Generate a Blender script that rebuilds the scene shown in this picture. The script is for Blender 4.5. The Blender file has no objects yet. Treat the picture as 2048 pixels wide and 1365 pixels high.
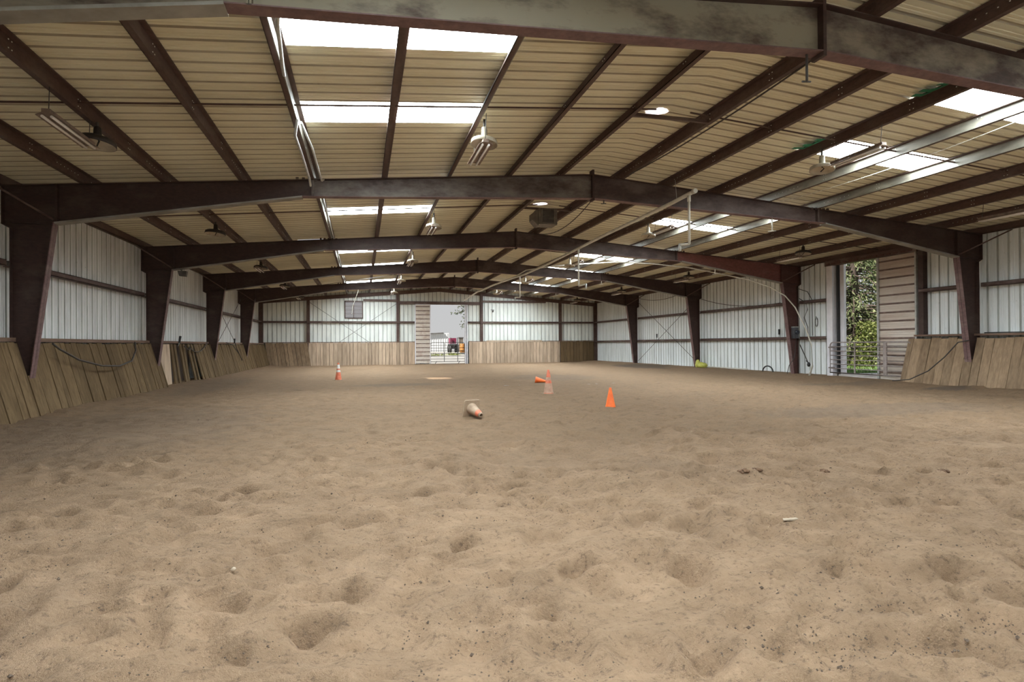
import bpy, math, random
import numpy as np
from mathutils import Vector, Matrix, Euler

random.seed(7)
rng = np.random.default_rng(11)
SC = bpy.context.scene
COL = SC.collection
PI = math.pi

# ------------------------------------------------------------------ dimensions (metres)
W = 25.295                      # inside width, x = 0 is the left wall
RX = W / 2                      # ridge
YE = 44.5                       # far end wall
YN = -1.62                      # near end wall, just behind the camera
BAY = 7.62
F = [6.172 + BAY * i for i in range(5)]     # near face of each portal frame
SL = 0.0803
def raft(x):                    # top of the rafters
    return 4.662 + SL * min(x, W - x)
def roofz(x):
    return raft(x) + 0.205
PX = [1.53, 3.02, 4.53, 6.00, 7.55, 9.06, 10.53, 11.87]      # purlin webs, left slope

# ------------------------------------------------------------------ scene graph helpers
def wloc(o):
    v = Vector((0, 0, 0))
    while o is not None:
        v += o.location
        o = o.parent
    return v

def tag(o, label=None, cat=None, group=None, kind=None):
    if label: o['label'] = label
    if cat: o['category'] = cat
    if group: o['group'] = group
    if kind: o['kind'] = kind
    return o

def empty(name, loc, label=None, cat=None, group=None, kind=None):
    o = bpy.data.objects.new(name, None)
    o.empty_display_size = 0.1
    COL.objects.link(o)
    o.location = loc
    return tag(o, label, cat, group, kind)

KIDS = {}
def kids(o):
    return KIDS.get(o.name, [])

class MB:
    def __init__(s):
        s.v = []; s.f = []; s.m = []; s.mi = 0; s.sm = False; s.s = []
    def face(s, *idx):
        s.f.append(tuple(idx)); s.m.append(s.mi); s.s.append(s.sm)
    def pts(s, ps):
        b = len(s.v)
        s.v.extend([tuple(p) for p in ps])
        return b
    def hexa(s, p):                      # 4 lower then 4 upper corners, both counter-clockwise
        b = s.pts(p)
        for q in ((3, 2, 1, 0), (4, 5, 6, 7), (0, 1, 5, 4), (1, 2, 6, 5), (2, 3, 7, 6), (3, 0, 4, 7)):
            s.face(*[b + i for i in q])
        return s
    def box(s, x0, x1, y0, y1, z0, z1):
        return s.hexa([(x0, y0, z0), (x1, y0, z0), (x1, y1, z0), (x0, y1, z0),
                       (x0, y0, z1), (x1, y0, z1), (x1, y1, z1), (x0, y1, z1)])
    def prism(s, poly, d):               # planar polygon swept along d
        d = Vector(d)
        n = len(poly)
        b = s.pts([Vector(p) for p in poly] + [Vector(p) + d for p in poly])
        s.face(*[b + i for i in range(n)][::-1])
        s.face(*[b + n + i for i in range(n)])
        for i in range(n):
            j = (i + 1) % n
            s.face(b + i, b + j, b + n + j, b + n + i)
        return s
    def strip(s, path, w, t):            # flat bar in the xz plane following path (x, z), from y w[0] to w[1], thickness t upwards
        for (xa, za), (xb, zb) in zip(path[:-1], path[1:]):
            L = math.hypot(xb - xa, zb - za)
            nx, nz = -(zb - za) / L * t, (xb - xa) / L * t
            s.hexa([(xa, w[0], za), (xb, w[0], zb), (xb, w[1], zb), (xa, w[1], za),
                    (xa + nx, w[0], za + nz), (xb + nx, w[0], zb + nz), (xb + nx, w[1], zb + nz), (xa + nx, w[1], za + nz)])
        return s
    def tube(s, path, r, n=8, r1=None):
        P = [Vector(p) for p in path]
        sm, s.sm = s.sm, True
        rings = []
        up = Vector((0, 0, 1))
        for i, p in enumerate(P):
            t = (P[min(i + 1, len(P) - 1)] - P[max(i - 1, 0)])
            if t.length < 1e-9: t = Vector((0, 0, 1))
            t.normalize()
            a = t.cross(up)
            if a.length < 1e-3: a = t.cross(Vector((1, 0, 0)))
            a.normalize(); c = a.cross(t)
            rr = r if r1 is None else r + (r1 - r) * i / max(1, len(P) - 1)
            b = s.pts([p + (a * math.cos(2 * PI * k / n) + c * math.sin(2 * PI * k / n)) * rr for k in range(n)])
            rings.append(b)
        for A, B in zip(rings[:-1], rings[1:]):
            for k in range(n):
                l = (k + 1) % n
                s.face(A + k, A + l, B + l, B + k)
        s.sm = False
        s.face(*[rings[0] + k for k in range(n)][::-1])
        s.face(*[rings[-1] + k for k in range(n)])
        s.sm = sm
        return s
    def lathe(s, c, prof, n=24, M=None):  # prof (r, z); optional rotation matrix
        sm, s.sm = s.sm, True
        c = Vector(c)
        rings = []
        for r, z in prof:
            ps = []
            for k in range(n):
                q = Vector((r * math.cos(2 * PI * k / n), r * math.sin(2 * PI * k / n), z))
                if M: q = M @ q
                ps.append(c + q)
            rings.append(s.pts(ps))
        for A, B in zip(rings[:-1], rings[1:]):
            for k in range(n):
                l = (k + 1) % n
                s.face(A + k, A + l, B + l, B + k)
        s.sm = sm
        return s
    def blob(s, c, rx, ry, rz, n=8, m=6, jit=0.2):
        sm, s.sm = s.sm, True
        rows = []
        top = s.pts([(c[0], c[1], c[2] + rz)])
        for i in range(1, m):
            a = PI * i / m
            ps = []
            for k in range(n):
                j = 1 + random.uniform(-jit, jit)
                ps.append((c[0] + rx * j * math.sin(a) * math.cos(2 * PI * k / n), c[1] + ry * j * math.sin(a) * math.sin(2 * PI * k / n), c[2] + rz * math.cos(a) * j))
            rows.append(s.pts(ps))
        bot = s.pts([(c[0], c[1], c[2] - rz)])
        for k in range(n):
            l = (k + 1) % n
            s.face(top, rows[0] + k, rows[0] + l)
            s.face(bot, rows[-1] + l, rows[-1] + k)
        for A, B in zip(rows[:-1], rows[1:]):
            for k in range(n):
                l = (k + 1) % n
                s.face(A + k, B + k, B + l, A + l)
        s.sm = sm
        return s
    def build(s, name, mat, parent=None, label=None, cat=None, group=None, kind=None):
        me = bpy.data.meshes.new(name)
        off = wloc(parent) if parent else Vector((0, 0, 0))
        o = bpy.data.objects.new(name, me)
        if parent is None:               # origin at the base of the thing
            A = np.array(s.v)
            off = Vector(((A[:, 0].min() + A[:, 0].max()) / 2, (A[:, 1].min() + A[:, 1].max()) / 2, A[:, 2].min()))
            o.location = off
        me.from_pydata([(x - off.x, y - off.y, z - off.z) for x, y, z in s.v], [], s.f)
        mats = mat if isinstance(mat, (list, tuple)) else [mat]
        for m in mats: me.materials.append(m)
        me.polygons.foreach_set('material_index', s.m)
        me.polygons.foreach_set('use_smooth', s.s)
        me.update()
        COL.objects.link(o)
        if parent:
            o.parent = parent
            KIDS.setdefault(parent.name, []).append(o)
        return tag(o, label, cat, group, kind)

def copy_tree(o, delta=(0, 0, 0), parent=None, label=None, group=None):
    c = o.copy()
    COL.objects.link(c)
    if parent is not None: c.parent = parent
    else: c.location = o.location + Vector(delta)
    if label: c['label'] = label
    if group: c['group'] = group
    for ch in kids(o):
        d = copy_tree(ch, parent=c)
        KIDS.setdefault(c.name, []).append(d)
    return c

# ------------------------------------------------------------------ materials
def mat(name):
    m = bpy.data.materials.new(name)
    m.use_nodes = True
    nt = m.node_tree
    return m, nt, nt.nodes['Principled BSDF']
def node(nt, t, **kw):
    n = nt.nodes.new(t)
    for k, v in kw.items():
        if k in n.inputs: n.inputs[k].default_value = v
        else: setattr(n, k, v)
    return n
def ramp(nt, src, stops):
    r = nt.nodes.new('ShaderNodeValToRGB')
    e = r.color_ramp.elements
    e[0].position, e[0].color = stops[0][0], (*stops[0][1], 1)
    e[1].position, e[1].color = stops[-1][0], (*stops[-1][1], 1)
    for p, c in stops[1:-1]:
        q = e.new(p); q.color = (*c, 1)
    nt.links.new(src, r.inputs[0])
    return r.outputs[0]
def coords(nt, scale=(1, 1, 1), kind='Position'):
    g = nt.nodes.new('ShaderNodeNewGeometry')
    mp = nt.nodes.new('ShaderNodeMapping')
    mp.inputs['Scale'].default_value = scale
    nt.links.new(g.outputs['Position'], mp.inputs['Vector'])
    return mp.outputs[0]
def noise(nt, vec, scale, detail=4, rough=0.6):
    n = node(nt, 'ShaderNodeTexNoise', Scale=scale, Detail=detail, Roughness=rough)
    nt.links.new(vec, n.inputs['Vector'])
    return n.outputs['Fac']
def mix(nt, f, a, b, mode='MIX'):
    n = nt.nodes.new('ShaderNodeMix')
    n.data_type = 'RGBA'; n.blend_type = mode
    for sock, v in ((n.inputs[0], f), (n.inputs[6], a), (n.inputs[7], b)):
        if hasattr(v, 'is_output'): nt.links.new(v, sock)
        elif isinstance(v, (int, float)): sock.default_value = v
        else: sock.default_value = (*v, 1)
    return n.outputs[2]
def bump(nt, b, h, strength=0.3, dist=0.02):
    n = node(nt, 'ShaderNodeBump', Strength=strength, Distance=dist)
    nt.links.new(h, n.inputs['Height'])
    nt.links.new(n.outputs[0], b.inputs['Normal'])

def mottled(name, c0, c1, scale=3.0, rough=0.7, stretch=(1, 1, 1), metal=0.0, lo=0.35, hi=0.65, bmp=0.0, detail=5):
    m, nt, b = mat(name)
    v = coords(nt, stretch)
    f = noise(nt, v, scale, detail)
    nt.links.new(ramp(nt, f, [(lo, c0), (hi, c1)]), b.inputs['Base Color'])
    b.inputs['Roughness'].default_value = rough
    b.inputs['Metallic'].default_value = metal
    if bmp: bump(nt, b, f, bmp, 0.01)
    return m
def flat(name, c, rough=0.6, metal=0.0):
    m, nt, b = mat(name)
    b.inputs['Base Color'].default_value = (*c, 1)
    b.inputs['Roughness'].default_value = rough
    b.inputs['Metallic'].default_value = metal
    return m
def emit(name, c, s):
    m, nt, b = mat(name)
    b.inputs['Base Color'].default_value = (*c, 1)
    b.inputs['Emission Color'].default_value = (*c, 1)
    b.inputs['Emission Strength'].default_value = s
    return m

def primer(name, base, dust, dust_amt, lo=0.5, hi=0.72):
    m, nt, b = mat(name)
    v = coords(nt, (1, 1, 2.2))
    f1 = noise(nt, v, 1.1, 6, 0.65)
    f2 = noise(nt, v, 9.0, 5, 0.7)
    c = ramp(nt, f2, [(0.3, tuple(x * 0.65 for x in base)), (0.7, tuple(x * 1.25 for x in base))])
    d = ramp(nt, f1, [(lo, (0, 0, 0)), (hi, (dust_amt,) * 3)])
    nt.links.new(mix(nt, d, c, dust), b.inputs['Base Color'])
    b.inputs['Roughness'].default_value = 0.62
    return m
M = {}
M['primer'] = primer('red_oxide_primer', (0.050, 0.024, 0.019), (0.11, 0.085, 0.065), 0.5)
M['primer_dusty'] = primer('dust_caked_primer', (0.070, 0.042, 0.032), (0.25, 0.205, 0.15), 0.95, 0.40, 0.60)
M['primer_beige'] = primer('beige_dust_on_primer', (0.085, 0.055, 0.04), (0.29, 0.25, 0.18), 0.95, 0.32, 0.52)
M['primer_grey'] = primer('grey_dust_on_primer', (0.06, 0.035, 0.03), (0.19, 0.16, 0.135), 0.9, 0.40, 0.62)
M['primer_brown'] = primer('brown_dust_on_primer', (0.055, 0.029, 0.024), (0.13, 0.095, 0.08), 0.8, 0.42, 0.62)
M['primer_red'] = primer('fresh_red_primer', (0.19, 0.065, 0.055), (0.24, 0.12, 0.10), 0.6)  # light from the open side door put into the primer colour
M['primer_red_dark'] = primer('worn_red_primer', (0.095, 0.038, 0.032), (0.15, 0.09, 0.075), 0.5)  # darker red, on the third frame's right column and the door track brackets
M['flange'] = primer('faded_primer_flange', (0.16, 0.088, 0.084), (0.27, 0.19, 0.17), 0.7)  # lit copy of the primer, floor bounce put into the colour
M['purlin_pale'] = mottled('weathered_galvanised_purlin', (0.13, 0.115, 0.09), (0.25, 0.23, 0.18), 3.0, 0.6, (1, 0.5, 2))  # paler webs for the purlins beside the skylights
M['purlin'] = primer('purlin_primer', (0.085, 0.045, 0.035), (0.17, 0.13, 0.10), 0.5)
M['flange_grey'] = mottled('dusty_grey_flange', (0.20, 0.185, 0.16), (0.33, 0.31, 0.275), 2.0, 0.7)
M['girt'] = primer('girt_primer', (0.10, 0.055, 0.045), (0.25, 0.2, 0.17), 0.7)

def sheet(name, base, dirt, rust, along):       # painted ribbed steel, dirty in streaks along the ribs
    m, nt, b = mat(name)
    v = coords(nt, tuple(0.25 if i == along else 1.6 for i in range(3)))
    f = noise(nt, v, 1.6, 6, 0.65)
    v2 = coords(nt, (1, 1, 1))
    f2 = noise(nt, v2, 6.0, 6, 0.75)
    c = ramp(nt, f, [(0.38, dirt), (0.56, base)])
    sp = ramp(nt, f2, [(0.64, (0, 0, 0)), (0.74, (1, 1, 1))])
    nt.links.new(mix(nt, sp, c, rust), b.inputs['Base Color'])
    b.inputs['Roughness'].default_value = 0.48
    return m
M['roof'] = sheet('roof_sheet_paint', (0.78, 0.735, 0.55), (0.69, 0.64, 0.46), (0.65, 0.59, 0.43), 0)
M['wall'] = sheet('wall_sheet_paint', (0.85, 0.88, 0.88), (0.74, 0.77, 0.76), (0.42, 0.42, 0.36), 2)
M['wall_grimy'] = sheet('grimy_wall_paint', (0.80, 0.80, 0.80), (0.62, 0.62, 0.62), (0.26, 0.26, 0.23), 2)  # left wall: grime, plus its dimmer light put into the colour
M['wall_bright'] = sheet('bright_wall_paint', (0.86, 0.88, 0.84), (0.74, 0.76, 0.72), (0.40, 0.40, 0.36), 2)
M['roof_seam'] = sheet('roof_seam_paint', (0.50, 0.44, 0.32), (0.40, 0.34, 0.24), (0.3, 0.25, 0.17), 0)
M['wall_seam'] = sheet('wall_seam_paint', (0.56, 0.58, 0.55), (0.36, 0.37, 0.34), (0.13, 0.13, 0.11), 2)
M['door_sheet'] = sheet('door_sheet_paint', (0.64, 0.57, 0.50), (0.52, 0.41, 0.34), (0.30, 0.20, 0.15), 1)

M['door_seam'] = mottled('door_seam_rust', (0.12, 0.075, 0.06), (0.24, 0.16, 0.13), 5, 0.6)  # dark brown on the deep rib faces of the doors
def wood(name, c0, c1, along=2):
    m, nt, b = mat(name)
    g = nt.nodes.new('ShaderNodeNewGeometry')
    v = coords(nt, tuple(1.2 if i == along else 14 for i in range(3)))
    f = noise(nt, v, 1.0, 5, 0.6)
    c = ramp(nt, f, [(0.3, tuple(x * 0.75 for x in c0)), (0.7, c1)])
    r = ramp(nt, g.outputs['Random Per Island'], [(0.0, (0.74, 0.72, 0.70)), (1.0, (1.1, 1.08, 1.06))])
    c = mix(nt, 1.0, c, r, 'MULTIPLY')
    v2 = coords(nt, (1, 1, 1))
    k = ramp(nt, noise(nt, v2, 5.0, 6, 0.7), [(0.62, (0, 0, 0)), (0.75, (0.6,) * 3)])
    c = mix(nt, k, c, tuple(x * 0.45 for x in c0))
    nt.links.new(c, b.inputs['Base Color'])
    b.inputs['Roughness'].default_value = 0.85
    b.inputs['Specular IOR Level'].default_value = 0.12
    bump(nt, b, f, 0.25, 0.005)
    return m
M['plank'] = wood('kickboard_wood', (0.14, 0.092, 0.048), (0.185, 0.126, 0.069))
M['plank_right'] = wood('sunned_kickboard_wood', (0.27, 0.185, 0.118), (0.34, 0.24, 0.155))  # lighter copy of the left boards, whose light falloff is in the colour
M['plank_end'] = wood('pale_board_wood', (0.50, 0.375, 0.275), (0.62, 0.48, 0.36))
M['rail_wood'] = wood('rail_wood', (0.19, 0.12, 0.09), (0.26, 0.175, 0.13), 1)
M['dark_wood'] = flat('dark_backing_wood', (0.07, 0.045, 0.03), 0.9)  # dark filler, stands in for shade in the gaps between boards
M['galv'] = mottled('galvanised_steel', (0.38, 0.38, 0.36), (0.55, 0.55, 0.52), 8, 0.5, metal=0.3)
M['bolt'] = flat('zinc_bolt', (0.85, 0.85, 0.8), 0.4, 0.2)  # bright dots painted for daylight through the purlin bolt holes
M['white_paint'] = mottled('white_enamel', (0.62, 0.58, 0.5), (0.75, 0.72, 0.64), 6, 0.5)
M['shade_pale'] = mottled('dusty_pale_enamel', (0.34, 0.30, 0.225), (0.50, 0.45, 0.35), 7, 0.6)
M['shade_dark'] = mottled('dark_enamel', (0.02, 0.015, 0.013), (0.045, 0.034, 0.028), 7, 0.6)  # dark lamp shades, their lack of light partly put into the colour
M['shade_in'] = mottled('reflector_enamel', (0.40, 0.33, 0.24), (0.52, 0.45, 0.34), 6, 0.5)
M['reflector'] = mottled('grimy_reflector', (0.16, 0.11, 0.085), (0.30, 0.22, 0.17), 9, 0.6)
M['tube_glass'] = flat('fluorescent_glass', (0.85, 0.80, 0.75), 0.25)
M['pvc'] = mottled('pvc_pipe', (0.56, 0.53, 0.45), (0.68, 0.65, 0.57), 4, 0.45)
M['black'] = flat('black_rubber', (0.015, 0.014, 0.014), 0.6)
M['hose'] = flat('dark_hose', (0.045, 0.036, 0.03), 0.55)
M['dark_metal'] = mottled('dark_metal', (0.05, 0.045, 0.042), (0.11, 0.1, 0.09), 5, 0.55)
M['jamb'] = mottled('white_jamb', (0.70, 0.68, 0.72), (0.80, 0.78, 0.82), 3, 0.5)
M['gate_steel'] = mottled('grey_brown_tube', (0.24, 0.195, 0.18), (0.36, 0.30, 0.28), 6, 0.55)
M['orange'] = mottled('orange_vinyl', (0.80, 0.13, 0.02), (0.90, 0.18, 0.03), 8, 0.5)
M['faded_orange'] = mottled('faded_orange_vinyl', (0.60, 0.13, 0.06), (0.72, 0.22, 0.13), 12, 0.6)
M['cone_pale'] = mottled('dusty_pale_sleeve', (0.38, 0.22, 0.15), (0.50, 0.32, 0.23), 10, 0.6)
M['cone_dirty'] = mottled('dirt_caked_vinyl', (0.28, 0.20, 0.135), (0.42, 0.305, 0.215), 9, 0.75)
M['cone_tan'] = mottled('sand_caked_base', (0.33, 0.24, 0.165), (0.44, 0.325, 0.225), 9, 0.8)
M['cone_white'] = mottled('reflective_collar', (0.68, 0.66, 0.62), (0.82, 0.8, 0.76), 12, 0.5)
M['cone_base'] = mottled('dusty_rubber_base', (0.22, 0.16, 0.10), (0.34, 0.25, 0.17), 9, 0.8)
M['heater'] = mottled('dusty_heater_sheet', (0.10, 0.085, 0.07), (0.19, 0.16, 0.13), 5, 0.6)
M['green'] = flat('green_net', (0.01, 0.16, 0.07), 0.6)
M['yellow'] = mottled('yellow_green_bag', (0.42, 0.40, 0.06), (0.58, 0.58, 0.14), 9, 0.6)
M['sill'] = mottled('pale_concrete_sill', (0.55, 0.50, 0.47), (0.68, 0.63, 0.60), 3, 0.9)
M['manure'] = mottled('manure', (0.10, 0.052, 0.028), (0.20, 0.115, 0.065), 20, 0.9)
M['clod'] = mottled('damp_clod', (0.08, 0.055, 0.04), (0.17, 0.12, 0.085), 20, 0.9)
M['chip'] = mottled('bleached_chip', (0.36, 0.28, 0.20), (0.48, 0.39, 0.29), 10, 0.8)
M['slat'] = mottled('vent_slat', (0.07, 0.04, 0.032), (0.13, 0.075, 0.058), 8, 0.7)
M['meter'] = mottled('meter_grey', (0.05, 0.05, 0.055), (0.10, 0.10, 0.11), 6, 0.45)
M['glass'] = flat('dark_glass', (0.03, 0.035, 0.05), 0.12)

# translucent fibreglass skylights: lit from behind by the day, streaked with dirt
def skylight(name, s):
    m, nt, b = mat(name)
    v = coords(nt, (0.4, 9, 1))
    f = noise(nt, v, 3.0, 6, 0.7)
    c = ramp(nt, f, [(0.3, (0.72, 0.82, 0.84)), (0.6, (0.92, 1.0, 1.04))])
    nt.links.new(c, b.inputs['Base Color'])
    nt.links.new(c, b.inputs['Emission Color'])
    b.inputs['Emission Strength'].default_value = s
    b.inputs['Roughness'].default_value = 0.6
    return m
SKY_E = 24.0
M['skylight'] = skylight('fibreglass_skylight', SKY_E)
M['vent_light'] = emit('ridge_vent_dome', (1.0, 0.86, 0.88), 1.1)

# arena sand
def sand():
    m, nt, b = mat('arena_sand')
    v = coords(nt, (1, 1, 1))
    big = noise(nt, v, 0.22, 4, 0.6)
    mid = noise(nt, v, 1.9, 6, 0.65)
    fine = noise(nt, v, 26.0, 6, 0.75)
    wav = noise(nt, v, 0.35, 5, 0.65)
    c = ramp(nt, mid, [(0.3, (0.335, 0.223, 0.140)), (0.7, (0.445, 0.297, 0.188))])
    c = mix(nt, ramp(nt, big, [(0.52, (0, 0, 0)), (0.72, (0.55,) * 3)]), c, (0.27, 0.187, 0.128))
    c = mix(nt, ramp(nt, fine, [(0.33, (0.8,) * 3), (0.46, (0, 0, 0))]), c, (0.15, 0.10, 0.07))
    flk = noise(nt, coords(nt, (1, 1.7, 1)), 7.0, 8, 0.8)
    c = mix(nt, ramp(nt, flk, [(0.34, (0.8,) * 3), (0.41, (0, 0, 0))]), c, (0.16, 0.108, 0.077))
    # darker across the middle of the arena, paler at the near and far ends
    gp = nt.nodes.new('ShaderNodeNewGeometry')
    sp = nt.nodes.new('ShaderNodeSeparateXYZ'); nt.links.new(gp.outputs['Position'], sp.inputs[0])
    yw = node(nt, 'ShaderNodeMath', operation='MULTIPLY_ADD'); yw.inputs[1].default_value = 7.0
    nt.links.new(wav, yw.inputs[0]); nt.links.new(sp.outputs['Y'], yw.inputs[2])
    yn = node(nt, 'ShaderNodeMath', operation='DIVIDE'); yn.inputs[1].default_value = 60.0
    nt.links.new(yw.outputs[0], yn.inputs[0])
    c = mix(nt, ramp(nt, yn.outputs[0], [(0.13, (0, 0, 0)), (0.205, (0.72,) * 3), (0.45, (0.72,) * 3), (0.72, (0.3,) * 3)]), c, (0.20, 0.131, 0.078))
    gr = noise(nt, coords(nt, (1, 1.5, 1)), 3.4, 12, 0.86)
    c = mix(nt, 1.0, c, ramp(nt, gr, [(0.34, (0.60, 0.58, 0.56)), (0.47, (0.97, 0.97, 0.97)), (0.66, (1.16, 1.16, 1.17))]), 'MULTIPLY')
    vo = node(nt, 'ShaderNodeTexVoronoi', Scale=17.0)
    nt.links.new(v, vo.inputs['Vector'])
    spots = ramp(nt, vo.outputs['Distance'], [(0.05, (1, 1, 1)), (0.13, (0, 0, 0))])
    sel = ramp(nt, noise(nt, v, 2.3, 5, 0.7), [(0.5, (0, 0, 0)), (0.62, (0.8,) * 3)])
    c = mix(nt, mix(nt, 1.0, spots, sel, 'MULTIPLY'), c, (0.11, 0.08, 0.055))
    # damp, trampled patches (their own shapes)
    for (cx, cy, sx, sy, k) in [(23.7, 33.4, 1.5, 3.6, 0.75), (23.9, 13.9, 0.55, 0.75, 0.7), (22.9, 16.8, 2.2, 0.7, 0.35), (8.3, 21.8, 1.8, 1.1, 0.4), (15.0, 24.5, 2.2, 2.6, 0.35), (17.6, 10.2, 3.2, 1.1, 0.35), (1.8, 24, 1.0, 6, 0.3), (3.0, 12.0, 2.4, 4.0, 0.28)]:
        mp = node(nt, 'ShaderNodeMapping')
        mp.vector_type = 'POINT'
        g = nt.nodes.new('ShaderNodeNewGeometry')
        nt.links.new(g.outputs['Position'], mp.inputs['Vector'])
        mp.inputs['Location'].default_value = (-cx / sx, -cy / sy, 0)
        mp.inputs['Scale'].default_value = (1 / sx, 1 / sy, 0)
        ln = node(nt, 'ShaderNodeVectorMath', operation='LENGTH')
        nt.links.new(mp.outputs[0], ln.inputs[0])
        ad = node(nt, 'ShaderNodeMath', operation='ADD')
        nt.links.new(ln.outputs['Value'], ad.inputs[0]); nt.links.new(mid, ad.inputs[1])
        hv = node(nt, 'ShaderNodeMath', operation='DIVIDE'); hv.inputs[1].default_value = 2.2; nt.links.new(ad.outputs[0], hv.inputs[0])
        c = mix(nt, ramp(nt, hv.outputs[0], [(0.0, (k,) * 3), (0.5, (k,) * 3), (0.72, (0, 0, 0))]), c, (0.13, 0.10, 0.08))
    nt.links.new(c, b.inputs['Base Color'])
    b.inputs['Roughness'].default_value = 0.95
    b.inputs['Specular IOR Level'].default_value = 0.15
    gm = noise(nt, v, 60.0, 4, 0.8)
    ad = node(nt, 'ShaderNodeMath', operation='ADD')
    nt.links.new(fine, ad.inputs[0]); nt.links.new(gm, ad.inputs[1])
    bump(nt, b, ad.outputs[0], 0.9, 0.03)
    return m
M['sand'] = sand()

# ------------------------------------------------------------------ floor: trampled sand
def vnoise(x, y, cell, seed):
    r = np.random.default_rng(seed)
    T = r.random((256, 256))
    u, v = x / cell + 1000, y / cell + 1000
    i, j = np.floor(u).astype(int), np.floor(v).astype(int)
    a, b = u - i, v - j
    a = a * a * a * (a * (a * 6 - 15) + 10); b = b * b * b * (b * (b * 6 - 15) + 10)
    g = lambda p, q: T[p % 256, q % 256]
    return (g(i, j) * (1 - a) + g(i + 1, j) * a) * (1 - b) + (g(i, j + 1) * (1 - a) + g(i + 1, j + 1) * a) * b - 0.5
NP = 7500
PIT = np.stack([rng.uniform(0.6, W - 0.6, NP), 1.2 + 24 * rng.random(NP) ** 1.5, rng.uniform(0.065, 0.155, NP), rng.uniform(0.018, 0.058, NP), rng.uniform(0, PI, NP)], 1)
def smooth(t):
    t = np.clip(t, 0, 1); return t * t * (3 - 2 * t)
def smooth(t):
    t = np.clip(t, 0, 1); return t * t * (3 - 2 * t)
def sandz(x, y, detail=True):
    z = 0.10 * vnoise(x, y, 2.6, 1) + 0.085 * vnoise(x, y, 0.8, 2) + 0.046 * vnoise(x, y, 0.30, 3)
    if detail: z = z + 0.016 * vnoise(x, y, 0.12, 4) + 0.009 * vnoise(x, y, 0.055, 5)
    z = z * (1.0 - 0.72 * smooth((y - 7.0) / 13.0))
    edge = np.minimum(x, W - x)
    z = z + 0.10 * smooth((1.9 - edge) / 1.2)
    return z
def pits(x, y, z):
    # x: 1-D columns, y: 1-D rows
    for px, py, r, d, a in PIT:
        R = r * 2.1
        if py < y[0] - R or py > y[-1] + R: continue
        i0, i1 = np.searchsorted(x, px - R), np.searchsorted(x, px + R)
        j0, j1 = np.searchsorted(y, py - R), np.searchsorted(y, py + R)
        if i1 <= i0 or j1 <= j0: continue
        X, Y = np.meshgrid(x[i0:i1], y[j0:j1])
        dx, dy = X - px, Y - py
        u = dx * math.cos(a) + dy * math.sin(a); w = -dx * math.sin(a) + dy * math.cos(a)
        q = np.sqrt((u / (r * 1.25)) ** 2 + (w / r) ** 2 + 0.0001)
        q = q * (1 + 0.35 * vnoise(X, Y, 0.12, 9))
        d = d * (1 - 0.65 * min(1, max(0, (py - 7) / 13)))
        h = -d * smooth(1.05 - q * 0.95 + 0.15) + 0.35 * d * np.exp(-((q - 1.25) / 0.3) ** 2)
        z[j0:j1, i0:i1] += h
    return z
def floor_mesh():
    V = []; Fc = []; base = 0
    ys = [1.0]
    while ys[-1] < 9.0: ys.append(ys[-1] + max(0.026, 0.0062 * ys[-1]))
    near_y = np.array(ys)
    patches = [(np.arange(0.0, W + 0.001, W / 520), near_y, True),
               (np.arange(0.0, W + 0.001, W / 300), np.arange(near_y[-1], 20.0, 0.085), True),
               (np.arange(0.0, W + 0.001, W / 150), np.arange(20.0 - 0.02, YE + 0.4, 0.2), True),
               (np.arange(0.0, W + 0.001, W / 40), np.arange(YN - 2, 1.2, 0.6), False)]
    patches[1] = (patches[1][0], np.append(patches[1][1] - 0.06, 20.05), True)
    for x, y, dp in patches:
        X, Y = np.meshgrid(x, y)
        Z = sandz(X, Y, dp)
        if dp: Z = pits(x, y, Z)
        n, m = len(x), len(y)
        V.append(np.stack([X.ravel(), Y.ravel(), Z.ravel()], 1))
        idx = np.arange(n * m).reshape(m, n) + base
        Fc.append(np.stack([idx[:-1, :-1].ravel(), idx[:-1, 1:].ravel(), idx[1:, 1:].ravel(), idx[1:, :-1].ravel()], 1))
        base += n * m
    V = np.concatenate(V); Fc = np.concatenate(Fc)
    me = bpy.data.meshes.new('floor')
    me.vertices.add(len(V)); me.vertices.foreach_set('co', V.ravel())
    me.loops.add(len(Fc) * 4); me.loops.foreach_set('vertex_index', Fc.ravel())
    me.polygons.add(len(Fc)); me.polygons.foreach_set('loop_start', np.arange(len(Fc)) * 4)
    me.polygons.foreach_set('loop_total', np.full(len(Fc), 4))
    me.polygons.foreach_set('use_smooth', np.ones(len(Fc), bool))
    me.update(calc_edges=True); me.validate()
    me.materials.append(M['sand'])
    o = bpy.data.objects.new('floor', me); COL.objects.link(o)
    o['kind'] = 'structure'
floor_mesh()
def gz(x, y):
    return float(sandz(np.array([x]), np.array([y]), False)[0])

# ------------------------------------------------------------------ ribbed sheets
PITCH = 0.3048
RIB = [(0.0, 0.0), (0.074, 0.0), (0.079, 0.011), (0.103, 0.011), (0.108, 0.0), (0.144, 0.0), (0.149, 0.011), (0.173, 0.011), (0.178, 0.0), (0.226, 0.0), (0.238, 0.038), (0.276, 0.038), (0.288, 0.0)]
SEAM = (9, 10, 11)              # faces of the deep rib, coloured darker for rib shade as well as dirt
def skybands():
    out = []
    for k in range(-1, 5):
        f = F[0] + BAY * k
        for s in (1.06, 3.80): out.append((f + s, f + s + 3 * PITCH))
    return out
BANDS = skybands()
Y0R = F[0] + 1.06 - 52 * PITCH            # rib phase, so the skylights fall on whole sheets
def in_band(y):
    return any(a - 0.01 < y < b - 0.01 for a, b in BANDS)
HOLE = (4.78, 5.66, 22.55, 24.0)         # unseen gap added in the left slope to drop sun on the sand
SKX = (PX[3] + 0.02, PX[5])
roof = MB()
NR = int((YE + 0.15 - Y0R) / PITCH) + 1
sky_meshes = {}
def rib_run(mb, y, xa, xb):
    for side in (0, 1):
        pass
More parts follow.
